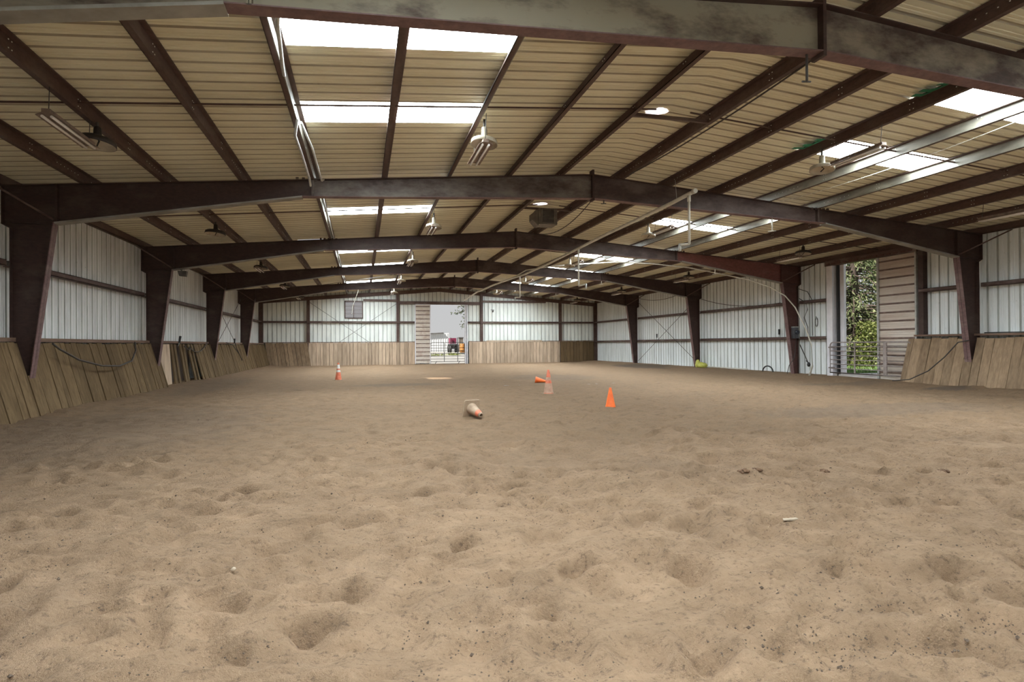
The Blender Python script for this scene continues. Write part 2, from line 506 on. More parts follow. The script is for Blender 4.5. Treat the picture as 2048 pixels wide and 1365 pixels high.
for i in range(NR):
    y = Y0R + i * PITCH
    if y > YE: continue
    prof = [(y + d, h) for d, h in RIB] + [(min(y + PITCH, YE + 0.1), 0.0)]
    band = in_band(y)
    for side in (0, 1):
        if band: spans = [(-0.15, SKX[0], 0), (SKX[0], SKX[1], 1), (SKX[1], RX, 0)]
        else: spans = [(-0.15, RX, 0)]
        if side == 0 and HOLE[2] < y + PITCH / 2 < HOLE[3]:
            spans = [(-0.15, HOLE[0], 0), (HOLE[1], RX, 0)]
        for xa, xb, sk in spans:
            if sk:
                key = (side, [k for k, (a, b) in enumerate(BANDS) if a - 0.01 < y < b - 0.01][0])
                mb = sky_meshes.setdefault(key, MB())
            else: mb = roof
            A = []
            for (yy, h) in prof:
                for xx in (xa, xb):
                    z = roofz(max(0.0, xx)) - (SL * 0.15 if xx < 0 else 0) + h
                    A.append((xx if side == 0 else W - xx, yy, z))
            b = mb.pts(A)
            for k in range(len(prof) - 1):
                q = (b + 2 * k, b + 2 * k + 1, b + 2 * k + 3, b + 2 * k + 2)
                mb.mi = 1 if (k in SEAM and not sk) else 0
                mb.face(*(q if side else q[::-1]))
            mb.mi = 0
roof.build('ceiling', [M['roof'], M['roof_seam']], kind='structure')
n = 0
for key in sorted(sky_meshes):
    n += 1
    sky_meshes[key].build('window_%d' % n, M['skylight'], kind='structure')

def wall_sheet(mb, axis, pos, a0, a1, ztop, outward, gaps=()):
    # vertical ribs. axis 'y': wall in plane x = pos running along y; axis 'x': plane y = pos
    k = int((a1 - a0) / PITCH) + 1
    for i in range(k):
        a = a0 + i * PITCH
        pr = [(a + d, h) for d, h in RIB] + [(a + PITCH, 0.0)]
        pr = [(min(u, a1), h) for u, h in pr]
        mid = a + PITCH / 2
        lo = -0.15
        segs = [(lo, None)]
        for g0, g1, gb, gt in gaps:
            if g0 < mid < g1: segs = [(lo, gb), (gt, None)] if gb > lo else [(gt, None)]
        for s0, s1 in segs:
            A = []
            for u, h in pr:
                for zz in (s0, s1):
                    z = ztop(u) if zz is None else zz
                    A.append((pos + outward * h, u, z) if axis == 'y' else (u, pos + outward * h, z))
            b = mb.pts(A)
            for q in range(len(pr) - 1):
                mb.mi = 1 if q in SEAM else 0
                mb.face(b + 2 * q, b + 2 * q + 1, b + 2 * q + 3, b + 2 * q + 2)
            mb.mi = 0
WM = [M['wall'], M['wall_seam']]
DY0, DY1 = 17.45, 19.42                   # side doorway
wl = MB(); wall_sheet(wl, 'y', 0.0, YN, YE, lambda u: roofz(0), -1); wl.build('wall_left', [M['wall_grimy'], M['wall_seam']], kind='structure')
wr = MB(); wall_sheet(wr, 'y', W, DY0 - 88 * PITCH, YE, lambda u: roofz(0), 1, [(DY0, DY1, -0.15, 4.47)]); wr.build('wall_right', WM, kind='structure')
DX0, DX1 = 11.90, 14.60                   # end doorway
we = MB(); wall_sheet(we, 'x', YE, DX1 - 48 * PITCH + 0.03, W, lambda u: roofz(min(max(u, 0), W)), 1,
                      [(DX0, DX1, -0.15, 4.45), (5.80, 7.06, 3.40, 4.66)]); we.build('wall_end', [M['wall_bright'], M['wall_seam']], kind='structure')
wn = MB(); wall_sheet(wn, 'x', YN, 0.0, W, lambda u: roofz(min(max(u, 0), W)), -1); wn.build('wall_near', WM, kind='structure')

# ------------------------------------------------------------------ portal frames
def make_frame(y0, label, webs):
    yc = y0 + 0.10
    root = empty('steel_frame', (RX, yc, 0), label, 'steel frame', 'portal frames')
    FW = (y0, y0 + 0.20)
    for side in (0, 1):
        X = (lambda x: x) if side == 0 else (lambda x: W - x)
        def poly(pts): return [(X(x), yc - 0.008, z) for x, z in pts]
        c = MB(); c.prism(poly([(0.25, -0.12), (0.25, 3.82), (0.11, 3.90), (0.11, raft(0.11)), (1.06, raft(1.06)), (1.009, 3.975), (0.475, -0.12)]), (0, 0.016, 0))
        c.box(min(X(1.04), X(1.07)), max(X(1.04), X(1.07)), FW[0], FW[1], 3.98, raft(1.05) - 0.01)
        c.box(min(X(0.25), X(1.0)), max(X(0.25), X(1.0)), FW[0] + 0.02, FW[1] - 0.02, 3.93, 3.945)
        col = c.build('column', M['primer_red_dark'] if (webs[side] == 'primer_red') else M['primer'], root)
        f = MB(); f.strip([(X(0.475), -0.12), (X(1.009), 3.975)], FW, -0.016 if side else 0.016)
        f.build('flange', M['flange'], col, 'inner flange of the column, dusty red-brown')
        f = MB(); f.strip([(X(0.25), -0.12), (X(0.25), 3.82), (X(0.11), 3.90), (X(0.11), raft(0.11))], FW, 0.014 if side else -0.014)
        f.build('flange', M['primer'], col)
        r = MB(); r.prism(poly([(6.0, raft(6.0)), (RX - 0.012, raft(RX)), (RX - 0.012, 5.092), (6.7, 4.805), (6.0, 4.772)]), (0, 0.016, 0))
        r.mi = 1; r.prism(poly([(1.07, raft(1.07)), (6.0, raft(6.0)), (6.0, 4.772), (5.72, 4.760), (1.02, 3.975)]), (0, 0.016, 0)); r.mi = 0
        for sx in (5.95, 5.98):
            r.box(min(X(sx), X(sx + 0.022)), max(X(sx), X(sx + 0.022)), FW[0], FW[1], 4.76, raft(6) + 0.03)
        for k in range(5):
            r.box(min(X(5.62 + 0.13 * k), X(5.68 + 0.13 * k)), max(X(5.62 + 0.13 * k), X(5.68 + 0.13 * k)), FW[0] + 0.01, FW[0] + 0.06, raft(5.7), raft(5.7) + 0.05)
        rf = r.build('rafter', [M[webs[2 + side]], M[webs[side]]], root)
        f = MB(); f.strip([(X(5.75), 4.762), (X(1.02), 3.972)] if side == 0 else [(X(1.02), 3.972), (X(5.75), 4.762)], (y0 - 0.012, y0 + 0.212), 0.035)
        f.build('flange', M['flange_grey'], rf, 'pale grey bottom flange of the haunch')
        f = MB(); f.strip([(X(5.75), 4.762), (X(6.7), 4.803), (X(RX - 0.01), 5.09)], FW, -0.014 if side == 0 else 0.014)
        f.build('flange', M['flange'], rf)
        f = MB(); f.strip([(X(0.11), raft(0.11)), (X(RX - 0.01), raft(RX))], FW, -0.014 if side == 0 else 0.014)
        f.build('flange', M['primer'], rf)
    p = MB(); p.box(RX - 0.024, RX + 0.024, FW[0] - 0.005, FW[1] + 0.005, 5.02, 5.79)
    p.build('ridge_plate', M['primer'], root)
    return root
for k, (lb, wb) in enumerate([('massive dusty portal frame nearest the camera, its rafter crossing the top of the view', ('primer_dusty', 'primer_dusty', 'primer_beige', 'primer_dusty')),
                        ('dark portal frame second from the camera, columns piercing the leaning boards at both sides', ('primer', 'primer', 'primer_grey', 'primer_brown')),
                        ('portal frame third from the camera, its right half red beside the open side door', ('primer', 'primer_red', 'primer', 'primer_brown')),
                        ('portal frame fourth from the camera, right column standing near the yellow-green bag', ('primer', 'primer', 'primer', 'primer_brown')),
                        ('farthest full portal frame, the smallest, just in front of the end wall', ('primer', 'primer', 'primer', 'primer_brown'))]):
    make_frame(F[k], lb, wb)

# ------------------------------------------------------------------ purlins, eave struts
def purlin_mesh(x, right=False, y0=YN, y1=YE - 0.02, dots=True, pale=False):
    z = raft(x)
    sx = 1 if not right else -1
    mb = MB()
    def bx(a, b, za, zb, ya=y0, yb=y1):
        p, q = (x + a, x + b) if not right else (W - x - b, W - x - a)
        mb.box(p, q, ya, yb, za, zb)
    mb.mi = 2 if pale else 0
    bx(0, 0.012, z, z + 0.20)
    mb.mi = 0
    bx(-0.075, 0, z, z + 0.012)
    bx(-0.075, -0.066, z, z + 0.03)
    bx(0.012, 0.085, z + 0.186, z + 0.200)
    if dots:
        mb.mi = 1
        for k in range(-1, 5):
            f = F[0] + BAY * k
            ys = [(f - 0.25 - 0.14 * q, z + 0.10) for q in range(7)] + [(f + 0.35 + 0.14 * q, z + 0.10) for q in range(7)]
            for m_ in (1.95, 3.70, 5.6):
                ys += [(f + m_ + dy, z + zz) for dy in (0, 0.07) for zz in (0.05, 0.15)]
            for yy, zz in ys:
                if y0 < yy < y1: bx(-0.006, 0.018, zz - 0.006, zz + 0.006, yy - 0.008, yy + 0.008)
        mb.mi = 0
    return mb
ORD = ['first', 'second', 'third', 'fourth', 'fifth', 'sixth', 'seventh', 'eighth']
NOTE_L = {3: 'edging the left skylights, white conduit on it', 4: 'crossing the left skylights', 5: 'pale lamps below it', 1: 'carrying dark lamps and tube lights', 7: 'just left of the ridge', 0: 'closest to the left wall'}
NOTE_R = {5: 'pale lamps below it', 4: 'its pale web crossing the right skylights', 3: 'pale, edging the right skylights', 7: 'just right of the ridge', 1: 'carrying rusty lamps above the side doorway', 0: 'closest to the right wall'}
for right in (False, True):
    for i, x in enumerate(PX):
        o = purlin_mesh(x, right, pale=(i in (3, 4)) if right else (i in (3, 5))).build('roof_purlin', [M['purlin'], M['bolt'], M['purlin_pale']])
        side = 'right' if right else 'left'
        nt_ = (NOTE_R if right else NOTE_L).get(i, '')
        tag(o, 'long steel purlin, %s from the %s wall%s' % (ORD[i], side, (', ' + nt_) if nt_ and i not in (0,) else ''), 'purlin', 'roof purlins')
    e = MB()
    a = (0.02, 0.14) if not right else (W - 0.14, W - 0.02)
    e.box(a[0], a[1], YN, YE - 0.02, raft(0.1), raft(0.1) + 0.012)
    e.box(a[0] if right else a[1] - 0.012, a[0] + 0.012 if right else a[1], YN, YE - 0.02, raft(0.1), raft(0.1) + 0.2)
    e.build('eave_strut', M['purlin'], label='dark steel eave strut running along the top of the %s wall' % ('right' if right else 'left'), cat='eave strut', group='eave struts')
NTH = ['nearest', 'second', 'third', 'fourth', 'farthest']
for k in range(5):
    y = F[k] + 3.70
    for right in (False, True):
        mb = MB()
        pts = [0.15] + [x for x in PX] + [RX - 0.35]
        path = [(x, y, raft(x) + 0.10) for x in pts]
        if right: path = [(W - a, b, c) for a, b, c in path]
        mb.tube(path, 0.016, 6)
        mb.build('sag_rod', M['purlin'], label='thin dark rod bracing the purlins of the %s roof slope in the %s bay' % ('right' if right else 'left', NTH[k]), cat='sag rod', group='sag rods')
    for right in (False, True):
        X = (lambda x: W - x) if right else (lambda x: x)
        mb = MB(); mb.tube([(X(1.0), F[k] + 0.02, 4.02), (X(0.16), F[k] - 0.88, 4.64)], 0.022, 6)
        mb.build('knee_brace', M['girt'], label='slim diagonal brace from the %s knee of the %s portal frame up to the eave' % ('right' if right else 'left', NTH[k]), cat='brace', group='knee braces')

# ------------------------------------------------------------------ end wall framing
ef = empty('end_wall_frame', (RX, YE - 0.12, 0), 'dark steel frame of the far end wall, posts standing between the wooden kickboards and roof', 'wall frame')
for x in (0.15, 3.30, 9.56, 15.86, 22.19, W - 0.15):
    w = 0.10 if 1 < x < 24 else 0.12
    mb = MB(); mb.box(x - w, x + w, YE - 0.06, YE - 0.05 + 0.01, -0.1, raft(x)); mb.box(x - w, x + w, YE - 0.24, YE - 0.225, -0.1, raft(x)); mb.box(x - 0.01, x + 0.01, YE - 0.24, YE - 0.05, -0.1, raft(x))
    mb.build('post', M['purlin'], ef)
for side in (0, 1):
    X = (lambda x: x) if side == 0 else (lambda x: W - x)
    mb = MB(); mb.prism([(X(0.1), YE - 0.2, raft(0.1)), (X(RX), YE - 0.2, raft(RX)), (X(RX), YE - 0.2, raft(RX) - 0.26), (X(0.1), YE - 0.2, raft(0.1) - 0.26)], (0, 0.1, 0))
    mb.build('rafter', M['purlin'], ef)
GS = [(0.25, 3.2), (3.4, 9.46), (9.66, 11.0), (14.75, 15.76), (15.96, 22.09), (22.29, W - 0.25)]
WH = ['left of the first post', 'between the first and second posts, below the louvred vent', 'beside the end sliding door', 'between the end doorway and the right-hand post', 'on the wide panel right of the end doorway', 'in the right-hand corner of the end wall']
for (a, b), w in zip(GS, WH):
    mb = MB(); mb.box(a, b, YE - 0.19, YE - 0.03, 3.06, 3.075); mb.box(a, b, YE - 0.19, YE - 0.175, 3.06, 3.19); mb.box(a, b, YE - 0.19, YE - 0.03, 3.175, 3.19)
    mb.build('wall_girt', M['girt'], label='horizontal brown girt ' + w, cat='wall girt', group='wall girts')
for (a, b), w in (((7.1, 9.46), 'right of the louvred vent, close under the end roof slope'), ((15.96, 21.0), 'high on the end wall right of the doorway')):
    mb = MB(); mb.box(a, b, YE - 0.19, YE - 0.03, 4.66, 4.80)
    mb.build('wall_girt', M['girt'], label='short horizontal brown girt ' + w, cat='wall girt', group='wall girts')
hd = MB(); hd.box(9.66, 15.76, YE - 0.20, YE - 0.03, 4.46, 4.68)
hd.build('trim_1', M['girt'], kind='structure')
hd = MB(); hd.box(0.3, W - 0.3, YE - 0.14, YE - 0.04, 1.60, 1.68)
# side wall girts
def girt(x, y0, y1, z, label, d=0.17, h=0.12, m='girt'):
    mb = MB()
    a, b = (x, x + d) if x < 12 else (x - d, x)
    fx = b if x < 12 else a
    mb.box(a, b, y0, y1, z, z + 0.014); mb.box(a, b, y0, y1, z + h - 0.014, z + h)
    mb.box(fx - (0.012 if x < 12 else 0), fx + (0 if x < 12 else 0.012), y0, y1, z, z + h)
    mb.build('wall_girt', M[m], label=label, cat='wall girt', group='wall girts')
BN = ['before the second frame', 'between the second and third frames', 'between the third and fourth frames', 'between the fourth and farthest frames', 'in the far corner bay']
ys = [(F[k] + 0.21, (F[k + 1] - 0.01) if k < 4 else YE - 0.26) for k in range(5)]
for k, (a, b) in enumerate(ys):
    girt(0.04, a, b, 3.07, 'horizontal brown girt halfway up the left wall, ' + BN[k])
    if k != 1:
        girt(W - 0.04, a, b, 3.07, 'upper horizontal brown girt on the right wall, ' + BN[k])
    if k >= 2:
        girt(W - 0.04, a, b, 1.55, 'lower horizontal girt at waist height on the right wall, ' + BN[k])
girt(W - 0.04, F[1] + 0.21, 15.85, 3.07, 'short upper girt between the side sliding door and the second frame')
girt(W - 0.04, 19.9, F[2] - 0.01, 3.07, 'short upper girt between the side doorway jamb and the third frame, cables crossing it')
girt(W - 0.04, 19.95, F[2] - 0.01, 1.55, 'short lower girt left of the side doorway, beside the standpipe')
for k, (a, b) in enumerate(ys):
    mb = MB(); mb.box(0.03, 0.34, a - 0.05, b + 0.05, 1.56, 1.64)
    mb.build('top_rail', M['rail_wood'], label='rough timber rail capping the left kickboards, ' + BN[k], cat='rail', group='kickboard rails')
mb = MB(); mb.box(W - 0.36, W - 0.03, F[0] - 6, 15.9, 1.60, 1.66)
mb.build('top_rail', M['rail_wood'], label='rough timber rail capping the leaning kickboards at the right edge of the view', cat='rail', group='kickboard rails')

# ------------------------------------------------------------------ kickboards
def kick(y0, y1, label, right=False, skip=None, wmin=0.17, wmax=0.30, top=(0.40, 1.53), bot=(0.83, -0.10), tilt=0.0):
    mb = MB()
    y = y0
    while y < y1 - 0.05:
        w = min(random.uniform(wmin, wmax), y1 - y)
        for f in F:
            if y < f - 0.03 < y + w: w = f - 0.03 - y + 0.001
            elif abs(y - (f - 0.03)) < 0.02: w = 0.26
        gap = random.choice([0.006, 0.006, 0.008, 0.022])
        ta = top[0] + random.uniform(-0.012, 0.012); tz = top[1] + random.uniform(-0.02, 0.02)
        ba = bot[0] + random.uniform(-0.02, 0.02); bz = bot[1]
        cut = any(abs(y - (f - 0.03)) < 0.02 for f in F)
        if cut:
            t = (0.86 - bz) / (tz - bz)
            ta, tz = ba + (ta - ba) * t, 0.88
        X = (lambda x: x) if not right else (lambda x: W - x)
        th = 0.038
        ya, yb = y + gap, y + w
        sk = random.uniform(-0.02, 0.02) + tilt
        P = [(X(ba - th), ya, bz), (X(ba), ya, bz), (X(ba), yb, bz), (X(ba - th), yb, bz),
             (X(ta - th), ya + sk, tz), (X(ta), ya + sk, tz), (X(ta), yb + sk, tz), (X(ta - th), yb + sk, tz)]
        if skip is None or not (skip[0] < y + w / 2 < skip[1]): mb.hexa(P)
        y += w
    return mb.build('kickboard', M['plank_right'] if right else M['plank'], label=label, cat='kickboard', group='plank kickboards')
kick(F[0], F[1] + 0.1, 'leaning plank kickboard at the left edge of the view, before the second frame')
kick(F[1] + 0.11, F[2] + 0.1, 'leaning plank kickboard on the left wall under the long drooping hose')
kick(F[2] + 0.11, F[2] + 0.42, 'narrow leaning plank panel just behind the left column of the third frame')
kick(26.35, F[3] + 0.1, 'leaning plank kickboard on the left wall, just right of the loose boards', wmin=0.2)
kick(F[3] + 0.11, F[4] + 0.1, 'leaning plank kickboard on the left wall below the crossed rods')
kick(F[4] + 0.11, YE - 0.40, 'leaning plank kickboard in the far left corner')
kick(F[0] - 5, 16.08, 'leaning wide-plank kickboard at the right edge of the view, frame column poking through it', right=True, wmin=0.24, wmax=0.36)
# upright boards and loose boards in the third left bay
mb = MB()
y = 21.95
while y < 23.0:
    w = random.uniform(0.26, 0.36)
    mb.hexa([(0.46, y, -0.1), (0.50, y, -0.1), (0.50, y + w - 0.01, -0.1), (0.46, y + w - 0.01, -0.1), (0.36, y, 1.53), (0.40, y, 1.53), (0.40, y + w - 0.01, 1.53), (0.36, y + w - 0.01, 1.53)])
    y += w
mb.build('upright_boards', M['plank_end'], label='pale upright wide boards left of the loose leaning boards', cat='kickboard', group='plank kickboards')
mb = MB(); mb.box(0.17, 0.19, 21.9, 26.5, -0.1, 1.54)  # dark sheet added where the gaps hold only shade
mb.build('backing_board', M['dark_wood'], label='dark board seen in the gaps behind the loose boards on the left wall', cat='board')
LB = [(23.30, 0.22, 0.62, 0.10), (23.72, 0.20, 0.64, 0.05), (24.45, 0.24, 0.66, 0.0), (24.85, 0.26, 0.62, 0.02), (25.55, 0.24, 0.72, -0.05), (25.95, 0.2, 0.74, 0.0)]
LL = ['first loose board, narrow, leaning beside the pale upright boards', 'second loose board from the left, below the black-handled tool', 'third loose board from the left, edge turned, between two dark gaps', 'fourth loose board from the left, left of the widest dark gap', 'fifth loose board, right of the widest dark gap', 'last loose board, leaning against the start of the plank kickboard']
for (y, w, bx, sk), lb in zip(LB, LL):
    mb = MB(); mb.hexa([(bx - 0.045, y, -0.08), (bx, y, -0.08), (bx, y + w, -0.08), (bx - 0.045, y + w, -0.08),
                        (0.355, y + sk, 1.53), (0.40, y + sk, 1.53), (0.40, y + sk + w, 1.53), (0.355, y + sk + w, 1.53)])
    mb.build('loose_board', M['plank'], label=lb, cat='board', group='loose boards on the left wall')
def kick_end(x0, x1, label, lean=0.0, m='plank_end', ytop=YE - 0.30, z1=1.63, slant=0.0):
    mb = MB(); x = x0
    while x < x1 - 0.05:
        w = min(random.uniform(0.2, 0.32), x1 - x); g = random.choice([0.014, 0.02, 0.03])
        yt = ytop + random.uniform(-0.006, 0.006); yb = ytop - lean
        zt = z1 + random.uniform(-0.015, 0.015)
        mb.hexa([(x + g + slant, yb, -0.1), (x + w + slant, yb, -0.1), (x + w + slant, yb + 0.035, -0.1), (x + g + slant, yb + 0.035, -0.1),
                 (x + g, yt, zt), (x + w, yt, zt), (x + w, yt + 0.035, zt), (x + g, yt + 0.035, zt)])
        x += w
    mb.mi = 1  # dark plate behind the planks, painting the shade in their gaps
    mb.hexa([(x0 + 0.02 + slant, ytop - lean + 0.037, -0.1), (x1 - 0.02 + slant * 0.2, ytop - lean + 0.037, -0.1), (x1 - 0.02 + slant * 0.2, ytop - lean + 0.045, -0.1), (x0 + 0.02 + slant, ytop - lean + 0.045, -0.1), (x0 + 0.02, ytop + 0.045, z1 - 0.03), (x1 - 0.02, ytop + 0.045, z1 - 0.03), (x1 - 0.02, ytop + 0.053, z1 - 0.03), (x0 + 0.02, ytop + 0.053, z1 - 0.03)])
    return mb.build('kickboard', [M[m], M['dark_wood']], label=label, cat='kickboard', group='plank kickboards')
kick_end(0.42, 3.25, 'slanting plank kickboard in the left corner of the end wall', 0.38, 'plank_right', slant=0.28)
kick_end(3.30, 10.82, 'pale plank kickboard along the end wall, left of the end doorway')
kick_end(14.85, 22.1, 'pale plank kickboard along the end wall, right of the end doorway')
kick_end(22.14, W - 0.35, 'browner plank kickboard in the right corner of the end wall', 0.05, 'plank')
for (a, b, l) in ((0.3, 10.8, 'thin timber rail capping the end wall planks left of the doorway'), (14.85, W - 0.3, 'thin timber rail capping the end wall planks right of the doorway')):
    mb = MB(); mb.box(a, b, YE - 0.265, YE - 0.06, 1.64, 1.69)
    mb.build('top_rail', M['rail_wood'], label=l, cat='rail', group='kickboard rails')
mb = MB(); mb.box(16.2, 20.6, YE - 0.33, YE - 0.27, 1.64, 1.74)
mb.build('loose_board', M['plank_end'], label='long pale board lying along the top of the end kickboard right of the doorway', cat='board')

# ------------------------------------------------------------------ doors
def hsheet(mb, axis, pos, a0, a1, z0, z1, inward):
    z = z0
    while z < z1 - 0.01:
        pr = [(min(z + d, z1), h) for d, h in RIB] + [(min(z + PITCH, z1), 0.0)]
        A = []
        for zz, h in pr:
            for u in (a0, a1):
                A.append((pos + inward * h, u, zz) if axis == 'y' else (u, pos + inward * h, zz))
        b = mb.pts(A)
        for q in range(len(pr) - 1):
            mb.mi = 1 if q in SEAM else 0
            mb.face(b + 2 * q, b + 2 * q + 1, b + 2 * q + 3, b + 2 * q + 2)
        mb.mi = 0
        z += PITCH
d1 = empty('door_1', (RX, YE - 0.2, 0), kind='structure')
mb = MB(); hsheet(mb, 'x', YE - 0.30, 10.86, 11.92, 0.06, 4.44, -1); mb.build('sliding_panel', [M['door_sheet'], M['door_seam']], d1)
mb = MB(); mb.box(10.80, 10.86, YE - 0.34, YE - 0.22, 0.04, 4.46); mb.box(11.90, 11.95, YE - 0.34, YE - 0.22, 0.04, 4.46); mb.box(10.80, 11.95, YE - 0.34, YE - 0.22, 4.40, 4.46)
mb.build('door_frame', M['jamb'], d1)
mb = MB(); mb.box(14.58, 14.64, YE - 0.26, YE + 0.05, -0.05, 4.46); mb.box(14.70, 14.76, YE - 0.26, YE - 0.05, -0.05, 4.46); mb.build('jamb', M['jamb'], d1)
mb = MB(); mb.box(10.8, 14.8, YE - 0.36, YE - 0.2, 4.47, 4.60); mb.build('track', M['girt'], d1)
d2 = empty('door_2', (W - 0.1, 17.7, 0), kind='structure')
mb = MB(); hsheet(mb, 'y', W - 0.16, 15.98, 17.46, 0.08, 4.46, -1); mb.build('sliding_panel', [M['door_sheet'], M['door_seam']], d2)
mb = MB(); mb.box(W - 0.22, W - 0.10, 17.42, 17.50, 0.03, 4.50); mb.box(W - 0.22, W - 0.10, 15.92, 15.98, 0.05, 4.50); mb.build('door_frame', M['galv'], d2)
mb = MB(); mb.box(W - 0.24, W - 0.04, 19.56, 19.86, -0.1, 4.62); mb.build('jamb', M['jamb'], d2)
mb = MB(); mb.box(W - 0.12, W + 0.03, 19.40, 19.47, -0.1, 4.50); mb.build('door_edge', M['black'], d2)  # black strip standing in for the shaded gap beside the jamb
mb = MB(); mb.box(W - 0.02, W + 0.08, 19.20, 19.40, -0.1, 4.48); mb.build('outer_jamb', M['jamb'], d2)
mb = MB(); mb.box(W - 0.28, W - 0.04, 15.85, 19.90, 4.46, 4.66); mb.build('track', M['girt'], d2)
mb = MB(); mb.box(W - 0.2, W - 0.02, 15.68, 15.86, 1.6, 4.66); mb.build('jamb', M['primer'], d2)
mb = MB(); mb.box(W - 0.12, W + 1.9, 17.3, 19.6, -0.12, 0.17); mb.build('sill', M['sill'], d2)
mb = MB()
for k in range(14): mb.box(W - 0.30, W - 0.27, 16.0 + 0.28 * k, 16.16 + 0.28 * k, 4.50, 4.55)
mb.build('track_brackets', M['primer_red_dark'], d2)

# ------------------------------------------------------------------ tube gates
def gate(name, axis, pos, a0, a1, z0, z1, rails, ups, label, r=0.022, wide=(), gm='gate_steel'):
    P = (lambda u, z: (pos, u, z)) if axis == 'y' else (lambda u, z: (u, pos, z))
    root = empty('tube_gate', P((a0 + a1) / 2, z0), label, 'gate')
    c = 0.16
    path = [P(a0, z0)]
    for t in range(5):
        q = PI / 2 * t / 4; path.append(P(a0 + c - c * math.cos(q), z1 - c + c * math.sin(q)))
    for t in range(5):
        q = PI / 2 * t / 4; path.append(P(a1 - c + c * math.sin(q), z1 - c + c * math.cos(q)))
    path += [P(a1, z0), P(a0, z0)]
    mb = MB(); mb.tube(path, r, 8); mb.build('frame', M[gm], root)
    for k in range(1, rails):
        z = z0 + (z1 - z0) * (k / rails)
        mb = MB(); mb.tube([P(a0, z), P(a1, z)], r * 0.85, 6); mb.build('rail', M[gm], root)
    for u in ups:
        mb = MB()
        w = 0.07 if u in wide else 0.022
        if axis == 'y': mb.box(pos - 0.02, pos + 0.02, u - w, u + w, z0, z1)
        else: mb.box(u - w, u + w, pos - 0.02, pos + 0.02, z0, z1)
        mb.build('upright', M[gm], root)
    return root
g1 = gate('end', 'x', YE - 0.06, 11.97, 14.54, 0.16, 1.60, 7, (13.0, 14.02), 'grey steel tube gate across the bright end doorway', 0.021, gm='dark_metal')  # darker steel, its silhouette against the daylight put into the colour
for u in (12.35, 14.1):
    mb = MB(); mb.tube([(u - 0.05, YE - 0.06, 0.0), (u + 0.08, YE - 0.06, 0.2)], 0.02, 6); mb.build('foot', M['black'], g1)
g2 = gate('side', 'y', W - 0.42, 15.92, 19.50, 0.24, 1.42, 7, (18.30, 16.97), 'brown-grey steel tube gate across the open side doorway', 0.024, (16.97,))
for z in (0.4, 1.2):
    mb = MB(); mb.box(W - 0.46, W - 0.2, 19.50, 19.55, z, z + 0.05); mb.build('hinge', M['gate_steel'], g2)

# ------------------------------------------------------------------ lamps
def pendant(x, y, dark, label):
    zp = raft(x if x < RX else W - x)
    z0 = zp
    if dark: hk, nk, sh = 0.05, 0.15, 0.13
    else: hk, nk, sh = 0.12, 0.20, 0.11
    root = empty('pendant_lamp', (x, y, zp - hk - nk - sh), label, 'pendant lamp', 'barn pendant lamps')
    m = M['shade_dark'] if dark else M['shade_pale']
    mb = MB(); mb.tube([(x, y, z0 + 0.02), (x, y, z0 - hk - 0.01)], 0.022, 8); mb.build('hook', M['dark_metal'], root)
    mb = MB(); mb.lathe((x, y, z0 - hk), [(0.0, 0), (0.045, 0), (0.052, -0.02), (0.058, -nk + 0.03), (0.075, -nk)], 16); mb.build('neck', m, root)
    zt = z0 - hk - nk
    TL = Matrix.Rotation(math.radians(-4 if dark else -5), 3, 'X') @ Matrix.Rotation(math.radians(5), 3, 'Y')   # they hang a little askew
    if dark: po, pi_ = [(0.07, 0.0), (0.15, -0.015), (0.22, -0.030), (0.262, -0.060), (0.270, -sh), (0.263, -sh - 0.003)], [(0.263, -sh), (0.25, -0.07), (0.21, -0.045), (0.10, -0.03), (0.0, -0.028)]
    else: po, pi_ = [(0.07, 0.0), (0.13, -0.010), (0.19, -0.022), (0.228, -0.040), (0.240, -sh), (0.233, -sh - 0.003)], [(0.233, -sh), (0.222, -0.050), (0.165, -0.035), (0.10, -0.022), (0.0, -0.02)]
    mb = MB(); mb.lathe((x, y, zt), po, 28, TL)
    s = mb.build('shade', m, root)
    mb = MB(); mb.lathe((x, y, zt), pi_, 28, TL); mb.build('reflector', M['shade_in'], s, 'pale inside of the shade')
    mb = MB(); mb.tube([(x - 0.01, y, zt - 0.03), (x + 0.03, y - 0.02, zt - 0.07), (x - 0.02, y + 0.02, zt - sh - 0.02)], 0.012, 6); mb.build('socket_wire', M['black'], root)
    return root
def fluoro(x, y, z, label, zp, length=1.22):
    root = empty('tube_light', (x, y, z), label, 'tube light', 'twin tube lights')
    a, b = y, y + length
    mb = MB(); mb.box(x - 0.05, x + 0.05, a, b, z + 0.043, z + 0.092); mb.build('housing', M['reflector'], root)
    mb = MB()
    mb.prism([(x - 0.12, a, z), (x - 0.05, a, z + 0.035), (x + 0.05, a, z + 0.035), (x + 0.12, a, z), (x + 0.12, a, z + 0.006), (x + 0.05, a, z + 0.041), (x - 0.05, a, z + 0.041), (x - 0.12, a, z + 0.006)], (0, length, 0))
    mb.build('reflector', M['reflector'], root)
    for dx in (-0.055, 0.055):
        mb = MB(); mb.tube([(x + dx, a + 0.03, z - 0.002), (x + dx, b - 0.03, z - 0.002)], 0.019, 8); mb.build('tube', M['tube_glass'], root)
    for yy in (a + 0.08, b - 0.08):
        mb = MB(); mb.tube([(x, yy, z + 0.08), (x + 0.02, yy - 0.02, zp + 0.03)], 0.006, 5); mb.build('hanging_wire', M['dark_metal'], root)
    return root
BW = ['in the nearest bay', 'in the second bay', 'in the third bay', 'in the fourth bay', 'in the farthest bay']
lpx, cpx, rpx, qpx = 3.06, 9.14, W - 9.06 - 0.03, W - 3.02
pl = pendant(lpx, F[0] + 4.28, True, 'nearest dark barn lamp at upper left, a long tube light before it')
pc = pendant(cpx, F[0] + 4.05, False, 'pale barn lamp below the left skylights in the nearest bay, the largest pale one')
